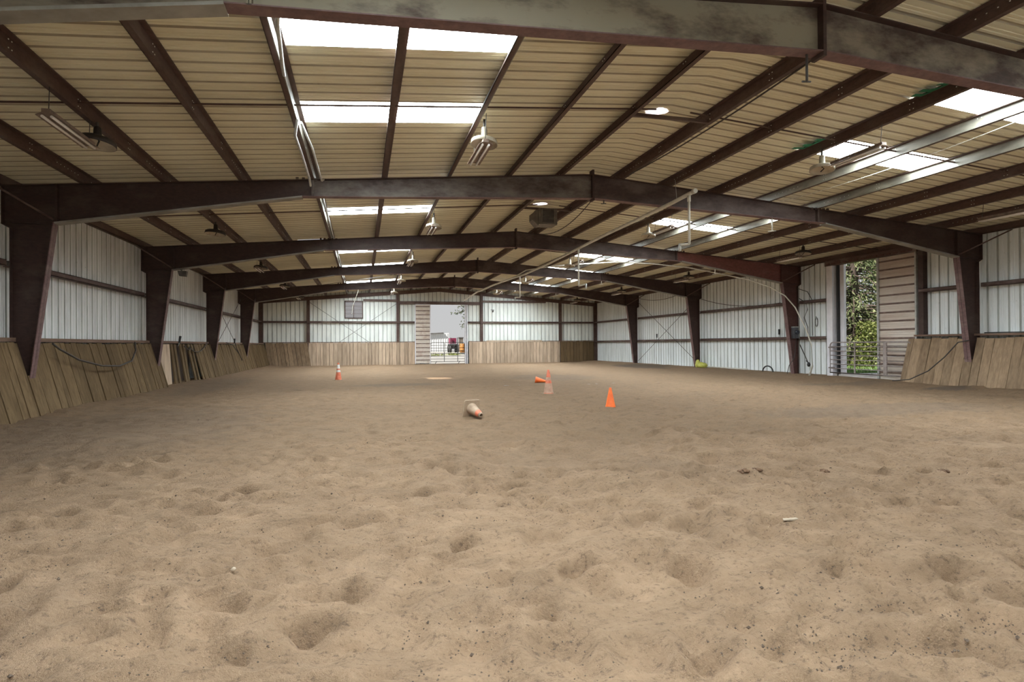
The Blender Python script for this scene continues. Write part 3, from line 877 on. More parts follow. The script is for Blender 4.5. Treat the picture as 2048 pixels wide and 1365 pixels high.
prr = pendant(rpx, F[0] + 4.02, False, 'pale barn lamp below the right skylights in the nearest bay')
pq = pendant(qpx, F[1] + 4.07, True, 'rusty barn lamp near the right wall, above the side doorway')
for k in range(1, 5):
    copy_tree(pl, (0, BAY * k, 0), label='dark barn lamp of the left-hand row, ' + BW[k])
    copy_tree(pc, (0, BAY * k, 0), label='pale barn lamp beside the left skylights, ' + BW[k])
    copy_tree(prr, (0, BAY * k, 0), label='pale barn lamp beside the right skylights, ' + BW[k])
    if k > 1: copy_tree(pq, (0, BAY * (k - 1), 0), label='rusty barn lamp of the row nearest the right wall, ' + BW[k])
fl = fluoro(3.0, F[0] + 2.86, 4.50, 'long twin tube light hanging below the dark lamp at upper left, the nearest one', raft(3.0), 1.36)
fc = fluoro(9.10, F[0] + 3.72, 4.87, 'twin tube light hanging below the largest pale lamp by the left skylights', raft(9.1))
fq = fluoro(16.2, F[0] + 2.52, 4.96, 'twin tube light beside the pale lamp under the nearest right skylights', raft(9.1))
fx = fluoro(22.25, F[0] + 4.25, 4.47, 'twin tube light at the right edge of the view, near the second frame', raft(3.0))
for k in range(1, 5):
    if k > 1: copy_tree(fl, (0, BAY * k + 0.75, 0), label='twin tube light of the left-hand row, ' + BW[k])
    copy_tree(fc, (-0.03 * k, BAY * k - 0.25, 0), label='twin tube light under the pale lamp by the left skylights, ' + BW[k])
    copy_tree(fq, (0, BAY * k - 0.1, 0), label='twin tube light under the pale lamp by the right skylights, ' + BW[k])
    copy_tree(fx, (0, BAY * k - 0.1, 0), label='twin tube light of the row nearest the right wall, ' + BW[k])

# ------------------------------------------------------------------ ridge vents, heater, roof cables
def ridge_vent(yc, idx):
    mb = MB(); n = 18
    b = mb.pts([(12.50 + 0.22 * math.cos(2 * PI * k / n) * (1 + 0.12 * math.sin(3 * k)), yc + 0.16 * math.sin(2 * PI * k / n), roofz(12.5 + 0.22 * math.cos(2 * PI * k / n)) - 0.012) for k in range(n)] +
               [(12.50 + 0.22 * math.cos(2 * PI * k / n), yc + 0.16 * math.sin(2 * PI * k / n), roofz(12.5) + 0.02) for k in range(n)])
    mb.face(*[b + k for k in range(n)])
    for k in range(n): mb.face(b + k, b + (k + 1) % n, b + n + (k + 1) % n, b + n + k)
    mb.build('window_%d' % idx, M['vent_light'], kind='structure')
for i, yc in enumerate((F[0] + 4.06, F[1] + 4.06)):
    ridge_vent(yc, 101 + i)
    mb = MB(); mb.box(PX[7] - 0.02, W - PX[7] + 0.02, yc - 0.30, yc - 0.24, raft(RX) - 0.06, raft(RX) + 0.0)
    mb.build('vent_bar', M['purlin'], label=('flat steel bar crossing the ridge below the nearest roof vent' if i == 0 else 'flat steel bar crossing the ridge, the heater hanging from it'), cat='steel bar', group='ridge bars')
hx, hy = 12.62, 17.5
h = empty('unit_heater', (hx, hy, 5.12), 'dusty metal heater box with a louvred front hanging at the ridge', 'heater')
mb = MB(); mb.box(hx - 0.28, hx + 0.32, hy, hy + 0.55, 5.16, 5.66); mb.build('housing', M['heater'], h)
mb = MB()
for k in range(9): mb.box(hx - 0.16, hx + 0.20, hy - 0.025, hy + 0.0, 5.22 + 0.043 * k, 5.24 + 0.043 * k)
mb.build('louvre', M['dark_metal'], h)
mb = MB(); mb.box(hx - 0.20, hx - 0.17, hy - 0.03, hy, 5.2, 5.64); mb.box(hx + 0.20, hx + 0.23, hy - 0.03, hy, 5.2, 5.64); mb.box(hx - 0.2, hx + 0.23, hy - 0.03, hy, 5.18, 5.21); mb.box(hx - 0.2, hx + 0.23, hy - 0.03, hy, 5.62, 5.65); mb.build('front_frame', M['heater'], h)
mb = MB(); mb.hexa([(hx - 0.46, hy + 0.1, 5.30), (hx - 0.28, hy + 0.05, 5.12), (hx - 0.28, hy + 0.5, 5.12), (hx - 0.46, hy + 0.45, 5.30), (hx - 0.46, hy + 0.1, 5.5), (hx - 0.28, hy + 0.05, 5.64), (hx - 0.28, hy + 0.5, 5.64), (hx - 0.46, hy + 0.45, 5.5)]); mb.build('side_duct', M['heater'], h)
def sag(a, b, d, n=14):
    a, b = Vector(a), Vector(b)
    return [a.lerp(b, t / n) + Vector((0, 0, -4 * d * (t / n) * (1 - t / n))) for t in range(n + 1)]
def cable(name, path, r, m, label, cat, group=None):
    mb = MB(); mb.tube(path, r, 6)
    return mb.build(name, M[m], label=label, cat=cat, group=group)
cable('roof_cable', sag((13.42, 6.5, 5.60), (13.42, 13.4, 5.60), 0.10), 0.014, 'hose', 'dark cable running diagonally below the ridge in the nearest bay', 'cable', 'roof cables')
cable('roof_cable', sag((13.4, 15.6, 5.58), (13.4, 21.2, 5.58), 0.36), 0.014, 'hose', 'dark cable drooping beside the heater box', 'cable', 'roof cables')
cable('roof_cable', sag((6.3, 29.3, 5.05), (12.2, 36.2, 5.5), 0.05), 0.012, 'hose', 'taut dark bracing cable crossing the left roof in the fourth bay, rising to the ridge', 'cable', 'roof cables')
cable('roof_cable', sag((11.9, 29.3, 5.5), (4.0, 36.4, 4.9), 0.05), 0.012, 'hose', 'taut dark bracing cable crossing the left roof in the fourth bay, falling to the wall', 'cable', 'roof cables')
cable('roof_cable', sag((18.0, 6.6, 5.30), (18.0, 13.9, 5.26), 0.14), 0.008, 'pvc', 'pale wire sagging along the pale-lit purlin at upper right', 'cable', 'roof cables')
cable('roof_cable', sag((6.95, 39.6, 5.5), (6.42, 40.1, 4.0), 0.02) + sag((6.42, 40.1, 4.0), (6.36, 40.2, 3.5), 0), 0.02, 'pvc', 'pale strip hanging from the far roof in front of the louvred vent', 'cable', 'roof cables')
# conduit on the fourth left purlin
ROW = [('white conduit looped below the purlin beside the second left skylight', [(6.02, 10.2, 5.16), (5.95, 10.5, 4.98), (5.97, 11.3, 4.95), (6.02, 12.4, 4.78), (6.0, 12.9, 4.76)]),
       ('second pale pipe hanging from the conduit purlin, its foot beside the second frame', [(6.06, 10.35, 5.15), (6.16, 11.4, 5.06), (6.18, 12.8, 5.02), (6.19, 13.5, 5.04), (6.22, 13.62, 5.10)]),
       ('short grey pipe dangling from the conduit purlin near the nearest frame', [(6.14, 7.0, 5.16), (6.12, 7.1, 5.08), (6.06, 8.0, 5.02), (6.05, 8.25, 5.0)])]
for lb, pth in ROW:
    cable('hanging_pipe', pth, 0.024, 'galv', lb, 'pipe', 'pipes on the left purlin')
cable('hanging_pipe', [(6.085, 14.1, 5.17), (6.085, 20.8, 5.16), (6.085, 36.5, 5.16)], 0.022, 'galv', 'long pale conduit running along the left purlin through the far bays', 'pipe', 'pipes on the left purlin')

# ------------------------------------------------------------------ irrigation pipes
ip = empty('irrigation_pipe', (14.5, 12.2, 4.9), 'long white overhead irrigation pipe with hanging drops, running below the right roof slope', 'pipe')
main = [(14.5, 12.2, 4.955), (14.5, 13.3, 4.92), (14.5, 17.8, 4.88), (14.5, 23.1, 4.76), (14.5, 27.0, 4.75), (14.45, 29.0, 4.80), (14.3, 33.0, 4.83), (14.0, 36.5, 4.72), (13.7, 39.5, 4.42)]
mb = MB(); mb.tube(main, 0.048, 10); mb.build('main_pipe', M['pvc'], ip)
mb = MB(); mb.tube([(14.5, 12.16, 4.956), (14.5, 12.26, 4.954)], 0.058, 10); mb.build('end_cap', M['pvc'], ip)
for (y, zt, zb, s) in ((12.45, 4.93, 3.77, 0.45), (19.80, 4.83, 3.50, -0.8), (27.9, 4.75, 3.74, 0.95)):
    mb = MB(); mb.tube([(14.5, y, zt), (14.5, y, zb)], 0.030, 8)
    dr = mb.build('drop', M['pvc'], ip)
    mb = MB(); mb.tube([(14.5, y, zt - 0.02), (14.5, y, zt - 0.16)], 0.042, 8); mb.build('collar', M['pvc'], dr)
    mb = MB(); mb.tube([(14.5, y, zb), (14.5 - 0.12 if s > 0 else 14.62, y + s * 0.5, zb + 0.02)], 0.028, 8); mb.build('elbow', M['pvc'], dr)
    ex, ey = (14.38 if s > 0 else 14.62), y + s * 0.5
    mb = MB(); mb.tube([(ex, ey, zb + 0.04), (ex, ey, zb - 0.14)], 0.036, 8); mb.build('nozzle', M['galv'], dr)
for y, zp in ((13.0, 4.93), (22.9, 4.77), (30.5, 4.8)):
    mb = MB(); mb.tube([(14.5, y, zp), (14.46, y, 5.42)], 0.006, 5); mb.build('hanging_wire', M['galv'], ip)
arch = [(14.5, 28.5, 4.86), (14.9, 28.15, 5.10), (15.9, 27.3, 5.20), (16.9, 26.5, 5.22), (18.25, 25.3, 5.19), (19.6, 24.2, 5.02), (20.9, 23.1, 4.72), (21.97, 22.2, 4.35), (22.75, 21.5, 4.04), (23.33, 21.0, 3.72), (23.76, 20.65, 3.34), (24.04, 20.41, 2.85), (24.31, 20.18, 2.04), (24.48, 20.04, 1.33), (24.50, 20.02, 0.5), (24.40, 20.1, 0.10)]
cable('arched_pipe', arch, 0.027, 'pvc', 'long white pipe arching from the overhead irrigation line down to the right wall standpipe', 'pipe')
sp = empty('standpipe', (24.7, 20.35, 0.1), 'short white standpipe with a dark valve beside the side doorway', 'standpipe')
mb = MB(); mb.tube([(24.55, 20.25, 0.05), (24.66, 20.2, 0.48)], 0.038, 8); mb.build('pipe', M['pvc'], sp)
mb = MB(); mb.blob((24.7, 20.45, 0.52), 0.07, 0.07, 0.09); mb.tube([(24.7, 20.45, 0.58), (24.66, 20.55, 0.68)], 0.02, 6); mb.build('valve', M['black'], sp)
for (x, y, z, dz, lb) in ((17.9, 13.9, 4.84, 0.36, 'hanging below the second frame at right, the largest'), (19.3, 29.13, 4.76, 0.2, 'hanging below the fourth frame at right'), (19.3, 36.75, 4.76, 0.2, 'hanging below the farthest frame at right'), (21.1, 21.5, 4.50, 0.24, 'hanging under the red-lit haunch of the third frame')):
    r = empty('sprinkler', (x, y, z - dz), 'small white sprinkler stem ' + lb, 'sprinkler', 'small sprinklers')
    mb = MB(); mb.tube([(x, y, z + 0.03), (x, y, z - dz)], 0.018, 6); mb.build('stem', M['pvc'], r)
    mb = MB(); mb.tube([(x - 0.12, y, z - dz - 0.01), (x + 0.12, y, z - dz + 0.015)], 0.013, 6); mb.build('arm', M['pvc'], r)
for (x, y, z, dz, lb) in ((12.48, F[0] + 0.12, 5.08, 0.36, 'below the nearest frame left of its ridge plate'), (12.96, F[1] + 0.1, 5.07, 0.10, 'below the second frame, right of its ridge plate')):
    r = empty('sprinkler', (x, y, z - dz), 'small dark sprinkler hanging ' + lb, 'sprinkler', 'small sprinklers')
    mb = MB(); mb.tube([(x, y, z + 0.02), (x, y, z - dz)], 0.016, 6); mb.build('stem', M['dark_metal'], r)
    mb = MB(); mb.tube([(x - 0.07, y, z - dz), (x + 0.07, y + 0.02, z - dz + 0.02)], 0.012, 6); mb.build('arm', M['dark_metal'], r)

# ------------------------------------------------------------------ things on the walls
hs = [(0.68, 14.5, 1.52), (0.70, 14.75, 1.40), (0.72, 15.6, 1.15), (0.80, 16.6, 0.98), (0.80, 17.7, 0.94), (0.72, 18.8, 1.05), (0.55, 19.6, 1.33), (0.42, 19.95, 1.58)]
cable('hose', [Vector(p) - Vector((0, 0.0, 0)) for p in hs], 0.022, 'hose', 'dark hose drooping over the left planks between the second and third frames', 'hose', 'wall hoses')
cable('hose', [(24.60, F[1] - 0.03, 1.46), (24.52, 14.05, 1.40), (24.42, 14.4, 0.95), (24.36, 14.9, 0.50), (24.30, 15.5, 0.20), (24.25, 16.1, 0.12)], 0.018, 'hose', 'dark hose hanging from the right column over the leaning boards down to the sand', 'hose', 'wall hoses')
cable('hose', [(24.97, 13.6, 1.68), (24.97, 13.0, 1.68), (24.98, 12.3, 1.675), (25.0, 10.5, 1.675)], 0.018, 'black', 'black hose lying on top of the right kickboard at the edge of the view', 'hose', 'wall hoses')
cable('hose', [(0.52, 24.6, 1.45), (0.56, 25.1, 1.30)] + sag((0.56, 25.1, 1.42), (0.48, 28.2, 1.62), 0.30, 10), 0.02, 'hose', 'hose looped over the loose boards on the left wall', 'hose', 'wall hoses')
cable('hose', [(0.45, 32.0, 1.62), (0.56, 33.0, 1.50), (0.66, 34.0, 1.05), (0.72, 34.5, 0.72), (0.68, 34.75, 0.66), (0.62, 34.6, 0.9), (0.52, 34.2, 1.3), (0.46, 34.1, 1.6)], 0.018, 'black', 'thin black hose loop hanging over the far left planks under the crossed rods', 'hose', 'wall hoses')
def tool(x, y, z, lb, tilt=0.1):
    r = empty('tool_handle', (x, y, z), lb, 'tool handle', 'black handled tools')
    mb = MB(); mb.tube([(x, y, z), (x, y + tilt, z + 0.24)], 0.035, 8, 0.045); mb.build('grip', M['black'], r)
    mb = MB(); mb.tube([(x, y, z + 0.02), (x - 0.02, y - tilt * 0.6, z - 0.12)], 0.012, 6); mb.build('shank', M['galv'], r)
tool(0.40, 24.45, 1.58, 'black tool handle standing on the left rail above the loose boards', 0.12)
tool(0.40, 34.25, 1.60, 'small black tool handle on the left rail behind the crossed rods', 0.05)
tool(W - 0.13, 22.79, 1.785, 'black tool handle on the lower right girt beside the third frame', -0.01)
tool(W - 0.13, 34.16, 1.785, 'small black tool handle on the far right girt behind the crossed rods', 0.0)
mt = empty('electric_meter', (24.82, F[2] - 0.02, 1.6), 'grey electric meter box fixed to the right column of the third frame', 'meter')
yb = F[2] - 0.02
mb = MB(); mb.box(24.72, 24.93, yb - 0.10, yb + 0.08, 1.60, 2.06); mb.build('box', M['meter'], mt)
mb = MB(); mb.tube([(24.83, yb - 0.12, 1.86), (24.83, yb - 0.19, 1.86)], 0.085, 14); mb.build('dial', M['glass'], mt)
mb = MB(); mb.box(24.71, 24.94, yb - 0.12, yb + 0.08, 2.06, 2.10); mb.build('lid', M['galv'], mt)
for i, (pth, lb) in enumerate((([(25.0, 21.40, 3.72), (25.12, 20.97, 3.55), (25.12, 20.72, 3.2), (25.12, 20.70, 1.7)], 'dark cable curving down the wall left of the side doorway, the outer of two'),
                               ([(25.05, 21.38, 3.3), (25.1, 21.05, 3.1), (25.1, 20.95, 2.8), (25.08, 21.13, 2.48), (25.1, 20.95, 2.06), (25.1, 20.93, 1.65)], 'wavy dark cable on the wall beside the third frame, the inner of two'),
                               ([(25.0, 21.3, 1.33), (24.95, 20.95, 0.87), (24.8, 20.55, 0.5)], 'dark hose slanting down to the standpipe valve'),
                               (sag((W - 0.2, 28.95, 3.85), (W - 0.2, 22.6, 3.2), 0.25), 'thin dark cable sagging across the right wall between third and fourth frames'),
                               (sag((W - 0.2, 36.4, 4.45), (W - 0.2, 31.0, 4.35), 0.25), 'thin dark cable sagging across the right wall between fourth and farthest frames'),
                               ([(24.85, F[2] - 0.1, 1.6), (24.8, 21.35, 1.0), (24.7, 21.30, 0.75), (24.62, 21.5, 0.45), (24.6, 21.6, 0.1)], 'pale brown cable dropping from the meter box to the sand'))):
    cable('cable', pth, 0.014 if i != 2 else 0.02, 'hose', lb, 'cable', 'wall cables')
mb = MB()
mb.tube([(W - 0.12, 20.56, 2.50), (W - 0.12, 20.56, 2.44)], 0.012, 6)
for r_ in (0.06, 0.075):
    mb.tube([(W - 0.1, 20.56 + r_ * math.cos(t * PI / 10), 2.26 + 2.6 * r_ * math.sin(t * PI / 10)) for t in range(21)], 0.008, 5)
mb.build('cord_coil', M['hose'], label='small coil of cord hanging on the right wall left of the side doorway', cat='cord')
fdl = empty('flood_lamp', (1.25, 22.6, 3.85), 'small dark floodlight under the left knee of the third frame', 'floodlight')
mb = MB(); mb.box(1.12, 1.32, F[2] + 0.02, F[2] + 0.14, 3.97, 4.02); mb.tube([(1.25, F[2] + 0.08, 3.98), (1.3, F[2] + 0.08, 3.90)], 0.02, 6); mb.build('bracket', M['dark_metal'], fdl)
mb = MB(); mb.hexa([(1.22, F[2], 3.76), (1.42, F[2], 3.74), (1.42, F[2] + 0.16, 3.74), (1.22, F[2] + 0.16, 3.76), (1.18, F[2] - 0.02, 3.92), (1.44, F[2] - 0.02, 3.92), (1.44, F[2] + 0.18, 3.92), (1.18, F[2] + 0.18, 3.92)]); mb.build('housing', M['dark_metal'], fdl)
# crossed rods
def rod(a, b, lb): cable('brace_rod', [a, b], 0.013, 'dark_metal', lb, 'brace rod', 'crossed brace rods')
rod((0.3, F[3] + 0.3, 4.1), (0.3, F[4] - 0.1, 0.9), 'thin rod of the left wall cross, falling toward the end wall')
rod((0.3, F[3] + 0.3, 0.9), (0.3, F[4] - 0.1, 4.1), 'thin rod of the left wall cross, rising toward the end wall')
rod((W - 0.24, F[3] + 0.3, 3.9), (W - 0.24, F[4] - 0.05, 0.25), 'thin rod of the right wall cross, falling toward the end wall')
rod((W - 0.24, F[3] + 0.3, 0.35), (W - 0.24, F[4] - 0.05, 4.25), 'thin rod of the right wall cross, rising toward the end wall')
rod((3.42, YE - 0.26, 4.5), (7.45, YE - 0.26, 1.7), 'thin rod of the end wall cross, falling right below the louvred vent')
rod((9.5, YE - 0.26, 4.5), (5.45, YE - 0.26, 1.7), 'thin rod of the end wall cross, falling left from the second post')

# louvred vent in the end wall
lv = empty('louvred_vent', (6.43, YE, 3.4), 'brown louvred wall vent high in the end wall, daylight between its slats', 'vent')
mb = MB()
for (a, b, c, d) in ((5.78, 5.84, 3.38, 4.68), (7.02, 7.08, 3.38, 4.68), (6.405, 6.445, 3.40, 4.66), (5.78, 7.08, 3.38, 3.43), (5.78, 7.08, 4.60, 4.68)):
    mb.box(a, b, YE - 0.06, YE + 0.06, c, d)
mb.build('vent_frame', M['slat'], lv)
for k in range(12):
    z = 3.47 + 0.098 * k
    mb = MB(); mb.hexa([(5.84, YE - 0.05, z), (7.02, YE - 0.05, z), (7.02, YE + 0.05, z - 0.022), (5.84, YE + 0.05, z - 0.022), (5.84, YE - 0.05, z + 0.022), (7.02, YE - 0.05, z + 0.022), (7.02, YE + 0.05, z + 0.0), (5.84, YE + 0.05, z + 0.0)])
    mb.build('slat', M['slat'], lv)
tp = empty('pipe_bracket', (16.72, YE - 0.2, 3.9), 'small dark bracket on the end wall panel right of the doorway', 'bracket')
mb = MB(); mb.tube([(16.60, YE - 0.1, 4.10), (16.86, YE - 0.12, 4.08)], 0.02, 6); mb.build('arm', M['dark_metal'], tp)
mb = MB(); mb.blob((16.76, YE - 0.12, 3.98), 0.06, 0.05, 0.08); mb.build('knob', M['dark_metal'], tp)
# green netting scraps on the right purlin
for j, (y0, lb) in enumerate(((7.3, 'torn green netting scrap on the right purlin, close under the nearest frame'), (10.05, 'torn green netting scrap on the right purlin beside the nearest pale lamp'))):
    mb = MB(); x = W - 9.06
    for k in range(7):
        yy = y0 + 0.09 * k; d = 0.10 + 0.09 * math.sin(k * 2.1 + j) + 0.015 * k
        mb.hexa([(x - 0.09 - d, yy, raft(9.06) + 0.155 - 0.02 * (k % 2)), (x - 0.07, yy, raft(9.06) + 0.170), (x - 0.07, yy + 0.09, raft(9.06) + 0.170), (x - 0.09 - d, yy + 0.09, raft(9.06) + 0.150),
                 (x - 0.09 - d, yy, raft(9.06) + 0.160 - 0.02 * (k % 2)), (x - 0.07, yy, raft(9.06) + 0.178), (x - 0.07, yy + 0.09, raft(9.06) + 0.178), (x - 0.09 - d, yy + 0.09, raft(9.06) + 0.156)])
    mb.build('netting_scrap', M['green'], label=lb, cat='netting', group='green netting scraps')

# ------------------------------------------------------------------ traffic cones
def rot_to(axis):
    return Vector((0, 0, 1)).rotation_difference(Vector(axis).normalized()).to_matrix()
def cone(loc, h, rb, rt, bands, m, label, axis=None, base=0.0, base_m='cone_base', lift=0.0, spin=0.3):
    R = rot_to(axis) if axis else Matrix.Identity(3)
    root = empty('traffic_cone', loc, label, 'traffic cone')
    c = Vector(loc) + Vector((0, 0, lift))
    prof = [(rb, 0.02), (rb * 0.96, 0.05)]
    rad = lambda t: rb * 0.96 + (rt - rb * 0.96) * t
    cuts = sorted(set([0.0, 1.0] + [q for b_ in bands for q in b_[:2]]))
    mb = MB(); mb.lathe(c, [(rb * 1.0, 0.012), (rb * 0.97, 0.03)] + [(rad(t / 10), 0.03 + (h - 0.03) * t / 10) for t in range(1, 11)] + [(rt * 0.7, h + 0.004), (rt * 0.7, h - 0.06)], 24, R)
    body = mb.build('body', M[m], root)
    for a, b_, mm in bands:
        mb = MB(); mb.lathe(c, [(rad(a + (b_ - a) * t / 3) + 0.003, 0.03 + (h - 0.03) * (a + (b_ - a) * t / 3)) for t in range(4)], 24, R)
        mb.build('collar', M[mm], body)
    if base:
        mb = MB(); s = base / 2; k = s * 0.12
        S = Matrix.Rotation(spin, 3, 'Z')
        ring = [(s, s - k), (s - k, s), (-s + k, s), (-s, s - k), (-s, -s + k), (-s + k, -s), (s - k, -s), (s, -s + k)]
        lo = [c + R @ (S @ Vector((x, y, -0.012))) for x, y in ring]; hi = [c + R @ (S @ Vector((x, y, 0.016))) for x, y in ring]
        b0 = mb.pts(lo + hi)
        mb.face(*[b0 + i for i in range(8)][::-1]); mb.face(*[b0 + 8 + i for i in range(8)])
        for i in range(8): mb.face(b0 + i, b0 + (i + 1) % 8, b0 + 8 + (i + 1) % 8, b0 + 8 + i)
        mb.build('base', M[base_m], root)
    return root
def on_floor(x, y): return (x, y, gz(x, y) - 0.005)
cone(on_floor(6.04, 25.85), 0.72, 0.135, 0.035, [(0.44, 0.58, 'cone_white'), (0.66, 0.90, 'cone_white')], 'faded_orange', 'upright orange traffic cone with two white bands, far left', base=0.36)
cone(on_floor(12.285, 16.48), 0.70, 0.145, 0.03, [(0.0, 0.42, 'cone_pale'), (0.55, 0.68, 'cone_pale')], 'faded_orange', 'upright faded cone with a dusty pale lower half, centre of the arena', base=0.34)
cone(on_floor(12.45, 12.41), 0.445, 0.115, 0.025, [], 'orange', 'small plain bright orange cone standing nearest on the right')
cone(on_floor(9.12, 11.62), 0.42, 0.115, 0.045, [(0.66, 0.90, 'faded_orange')], 'cone_dirty', 'dirt-caked cone lying on its side, square base up and mouth toward the camera', axis=(0.30, -0.92, -0.25), base=0.34, base_m='cone_tan', lift=0.165, spin=0.3)
cone(on_floor(13.28, 21.25), 0.46, 0.12, 0.03, [], 'orange', 'small bright orange cone fallen over beside the faded upright cone', axis=(0.94, -0.28, -0.17), lift=0.125)

# ------------------------------------------------------------------ bits on the sand
def clump(x, y, n, r, label):
    mb = MB()
    for k in range(n):
        a = random.uniform(0, 2 * PI); d = r * math.sqrt(random.random())
        px, py = x + d * math.cos(a), y + 0.6 * d * math.sin(a)
        s = random.uniform(0.010, 0.022)
        mb.blob((px, py, gz(px, py) + s * 0.5 + 0.02 * (1 - d / r)), s, s, s * 0.8, 7, 5)
    return mb.build('manure_pile', M['manure'], label=label, cat='manure', group='manure piles')
clump(11.07, 5.66, 26, 0.075, 'dark clod of manure on the sand at right, the left of a close pair')
clump(11.26, 5.74, 22, 0.085, 'dark clod of manure on the sand at right, the right of a close pair')
clump(13.33, 5.25, 18, 0.08, 'flatter dark manure clod on the sand near the right edge')
clump(12.05, 5.60, 14, 0.08, 'scattered dark manure bits on the sand between the pair and the flatter clod')
mb = MB(); mb.hexa([(10.34, 4.13, gz(10.4, 4.15) + 0.012), (10.46, 4.10, gz(10.4, 4.15) + 0.012), (10.47, 4.14, gz(10.4, 4.15) + 0.012), (10.36, 4.165, gz(10.4, 4.15) + 0.012), (10.34, 4.13, gz(10.4, 4.15) + 0.02), (10.46, 4.10, gz(10.4, 4.15) + 0.026), (10.47, 4.14, gz(10.4, 4.15) + 0.026), (10.36, 4.165, gz(10.4, 4.15) + 0.02)])
mb.build('wood_chip', M['chip'], label='pale flat wood chip on the foreground sand, right of centre', cat='wood chip')
mb = MB(); mb.blob((6.216, 4.141, gz(6.216, 4.141) + 0.012), 0.016, 0.014, 0.018, 7, 5); mb.build('pebble', M['chip'], label='tiny pale pebble on the foreground sand at left', cat='pebble')
mb = MB()
cl = np.random.default_rng(5)
for k in range(7000):
    y = 2.2 + 11.0 * cl.random() ** 1.8
    half = 0.95 * y + 0.5
    x = 7.03 + 0.25 * y + cl.uniform(-half, half)
    if not 0.9 < x < W - 0.9: continue
    if vnoise(np.array([x]), np.array([y]), 0.7, 21)[0] < -0.22: continue
    s = cl.uniform(0.0022, 0.0062) * (1.0 if cl.random() > 0.05 else 1.8)
    z = float(sandz(np.array([x]), np.array([y]))[0]) + s * 0.3
    a = cl.uniform(0, PI)
    q = [(x + s * 1.5 * math.cos(a), y + s * 1.5 * math.sin(a), z), (x - s * math.sin(a), y + s * math.cos(a), z), (x - s * 1.3 * math.cos(a), y - s * 1.3 * math.sin(a), z), (x + s * math.sin(a), y - s * math.cos(a), z), (x, y, z + s), (x, y, z - s)]
    b = mb.pts(q)
    for i in range(4):
        mb.face(b + i, b + (i + 1) % 4, b + 4); mb.face(b + (i + 1) % 4, b + i, b + 5)
mb.build('soil_crumbs', M['clod'], label='dark crumbs of soil scattered over the foreground sand', cat='soil', kind='stuff')
bg = MB(); bg.blob((24.75, 28.35, 0.22), 0.26, 0.34, 0.18, 10, 7, 0.15); bg.blob((24.80, 28.85, 0.28), 0.14, 0.18, 0.24, 10, 7, 0.15)
bg.build('crumpled_bag', M['yellow'], label='crumpled yellow-green bag on the sand at the foot of a right column', cat='bag')
cable('ground_pipe', [(24.85, 28.0, 0.17), (24.85, 24.6, 0.17)], 0.025, 'pvc', 'white pipe lying on the sand along the right wall', 'pipe')
cable('hose', [(24.95, 23.3 + 0.35 * math.cos(t * PI / 10), 0.1 + 0.26 * math.sin(t * PI / 10)) for t in range(11)], 0.03, 'black', 'black hose loop half buried at the foot of the right wall', 'hose', 'wall hoses')

# ------------------------------------------------------------------ outside
M['gravel'] = mottled('pale_gravel', (0.24, 0.23, 0.21), (0.31, 0.30, 0.28), 1.5, 0.95)
M['grass_soil'] = mottled('grass_ground', (0.07, 0.13, 0.02), (0.14, 0.22, 0.05), 2.0, 0.95)
M['bark'] = mottled('bark', (0.06, 0.045, 0.035), (0.13, 0.095, 0.075), 6, 0.9, (1, 1, 0.2), bmp=0.5)
def leafmat(name, c0, c1):
    m, nt, b = mat(name)
    g = nt.nodes.new('ShaderNodeNewGeometry')
    c = ramp(nt, g.outputs['Random Per Island'], [(0.0, c0), (1.0, c1)])
    nt.links.new(c, b.inputs['Base Color'])
    b.inputs['Roughness'].default_value = 0.6
    tr = nt.nodes.new('ShaderNodeBsdfTranslucent'); nt.links.new(c, tr.inputs['Color'])
    ms = nt.nodes.new('ShaderNodeMixShader'); ms.inputs[0].default_value = 0.35
    out = nt.nodes['Material Output']
    nt.links.new(b.outputs[0], ms.inputs[1]); nt.links.new(tr.outputs[0], ms.inputs[2]); nt.links.new(ms.outputs[0], out.inputs['Surface'])
    return m
M['needle'] = leafmat('evergreen_spray', (0.05, 0.08, 0.025), (0.29, 0.31, 0.155))
M['leaf'] = leafmat('shrub_leaf', (0.07, 0.10, 0.022), (0.30, 0.32, 0.10))
M['grass'] = leafmat('grass_blade', (0.09, 0.17, 0.04), (0.23, 0.33, 0.115))
M['leaf_dark'] = leafmat('dark_leaf', (0.03, 0.05, 0.02), (0.10, 0.12, 0.05))
def ground_patch(name, m, xs, ys, f):
    mb = MB(); n, k = len(xs), len(ys)
    b = mb.pts([(x, y, f(x, y)) for y in ys for x in xs])
    for j in range(k - 1):
        for i in range(n - 1): mb.face(b + j * n + i, b + j * n + i + 1, b + (j + 1) * n + i + 1, b + (j + 1) * n + i)
    return mb.build(name, m, kind='structure')
def outz(x, y):
    return -0.06 + max(0, min(1, (y - 50) / 25)) * 0.6
ground_patch('ground_end', M['gravel'], [-40 + 4 * i for i in range(26)], [YE + 0.3 + 3 * i for i in range(20)], outz)
ground_patch('ground_side', M['grass_soil'], [W + 0.25 + 1.5 * i for i in range(24)], [8 + 1.45 * i for i in range(26)], lambda x, y: -0.04 + 0.02 * math.sin(x * 2.1) * math.cos(y * 1.7))
def leafcard(mb, c, d, w, l):
    d = Vector(d).normalized()
    s = d.cross(Vector((random.uniform(-1, 1), random.uniform(-1, 1), random.uniform(-1, 1)))).normalized() * w
    c = Vector(c)
    b = mb.pts([c - s * 0.3, c + s * 0.3, c + d * l * 0.55 + s, c + d * l, c + d * l * 0.55 - s])
    mb.face(b, b + 1, b + 2, b + 3, b + 4)
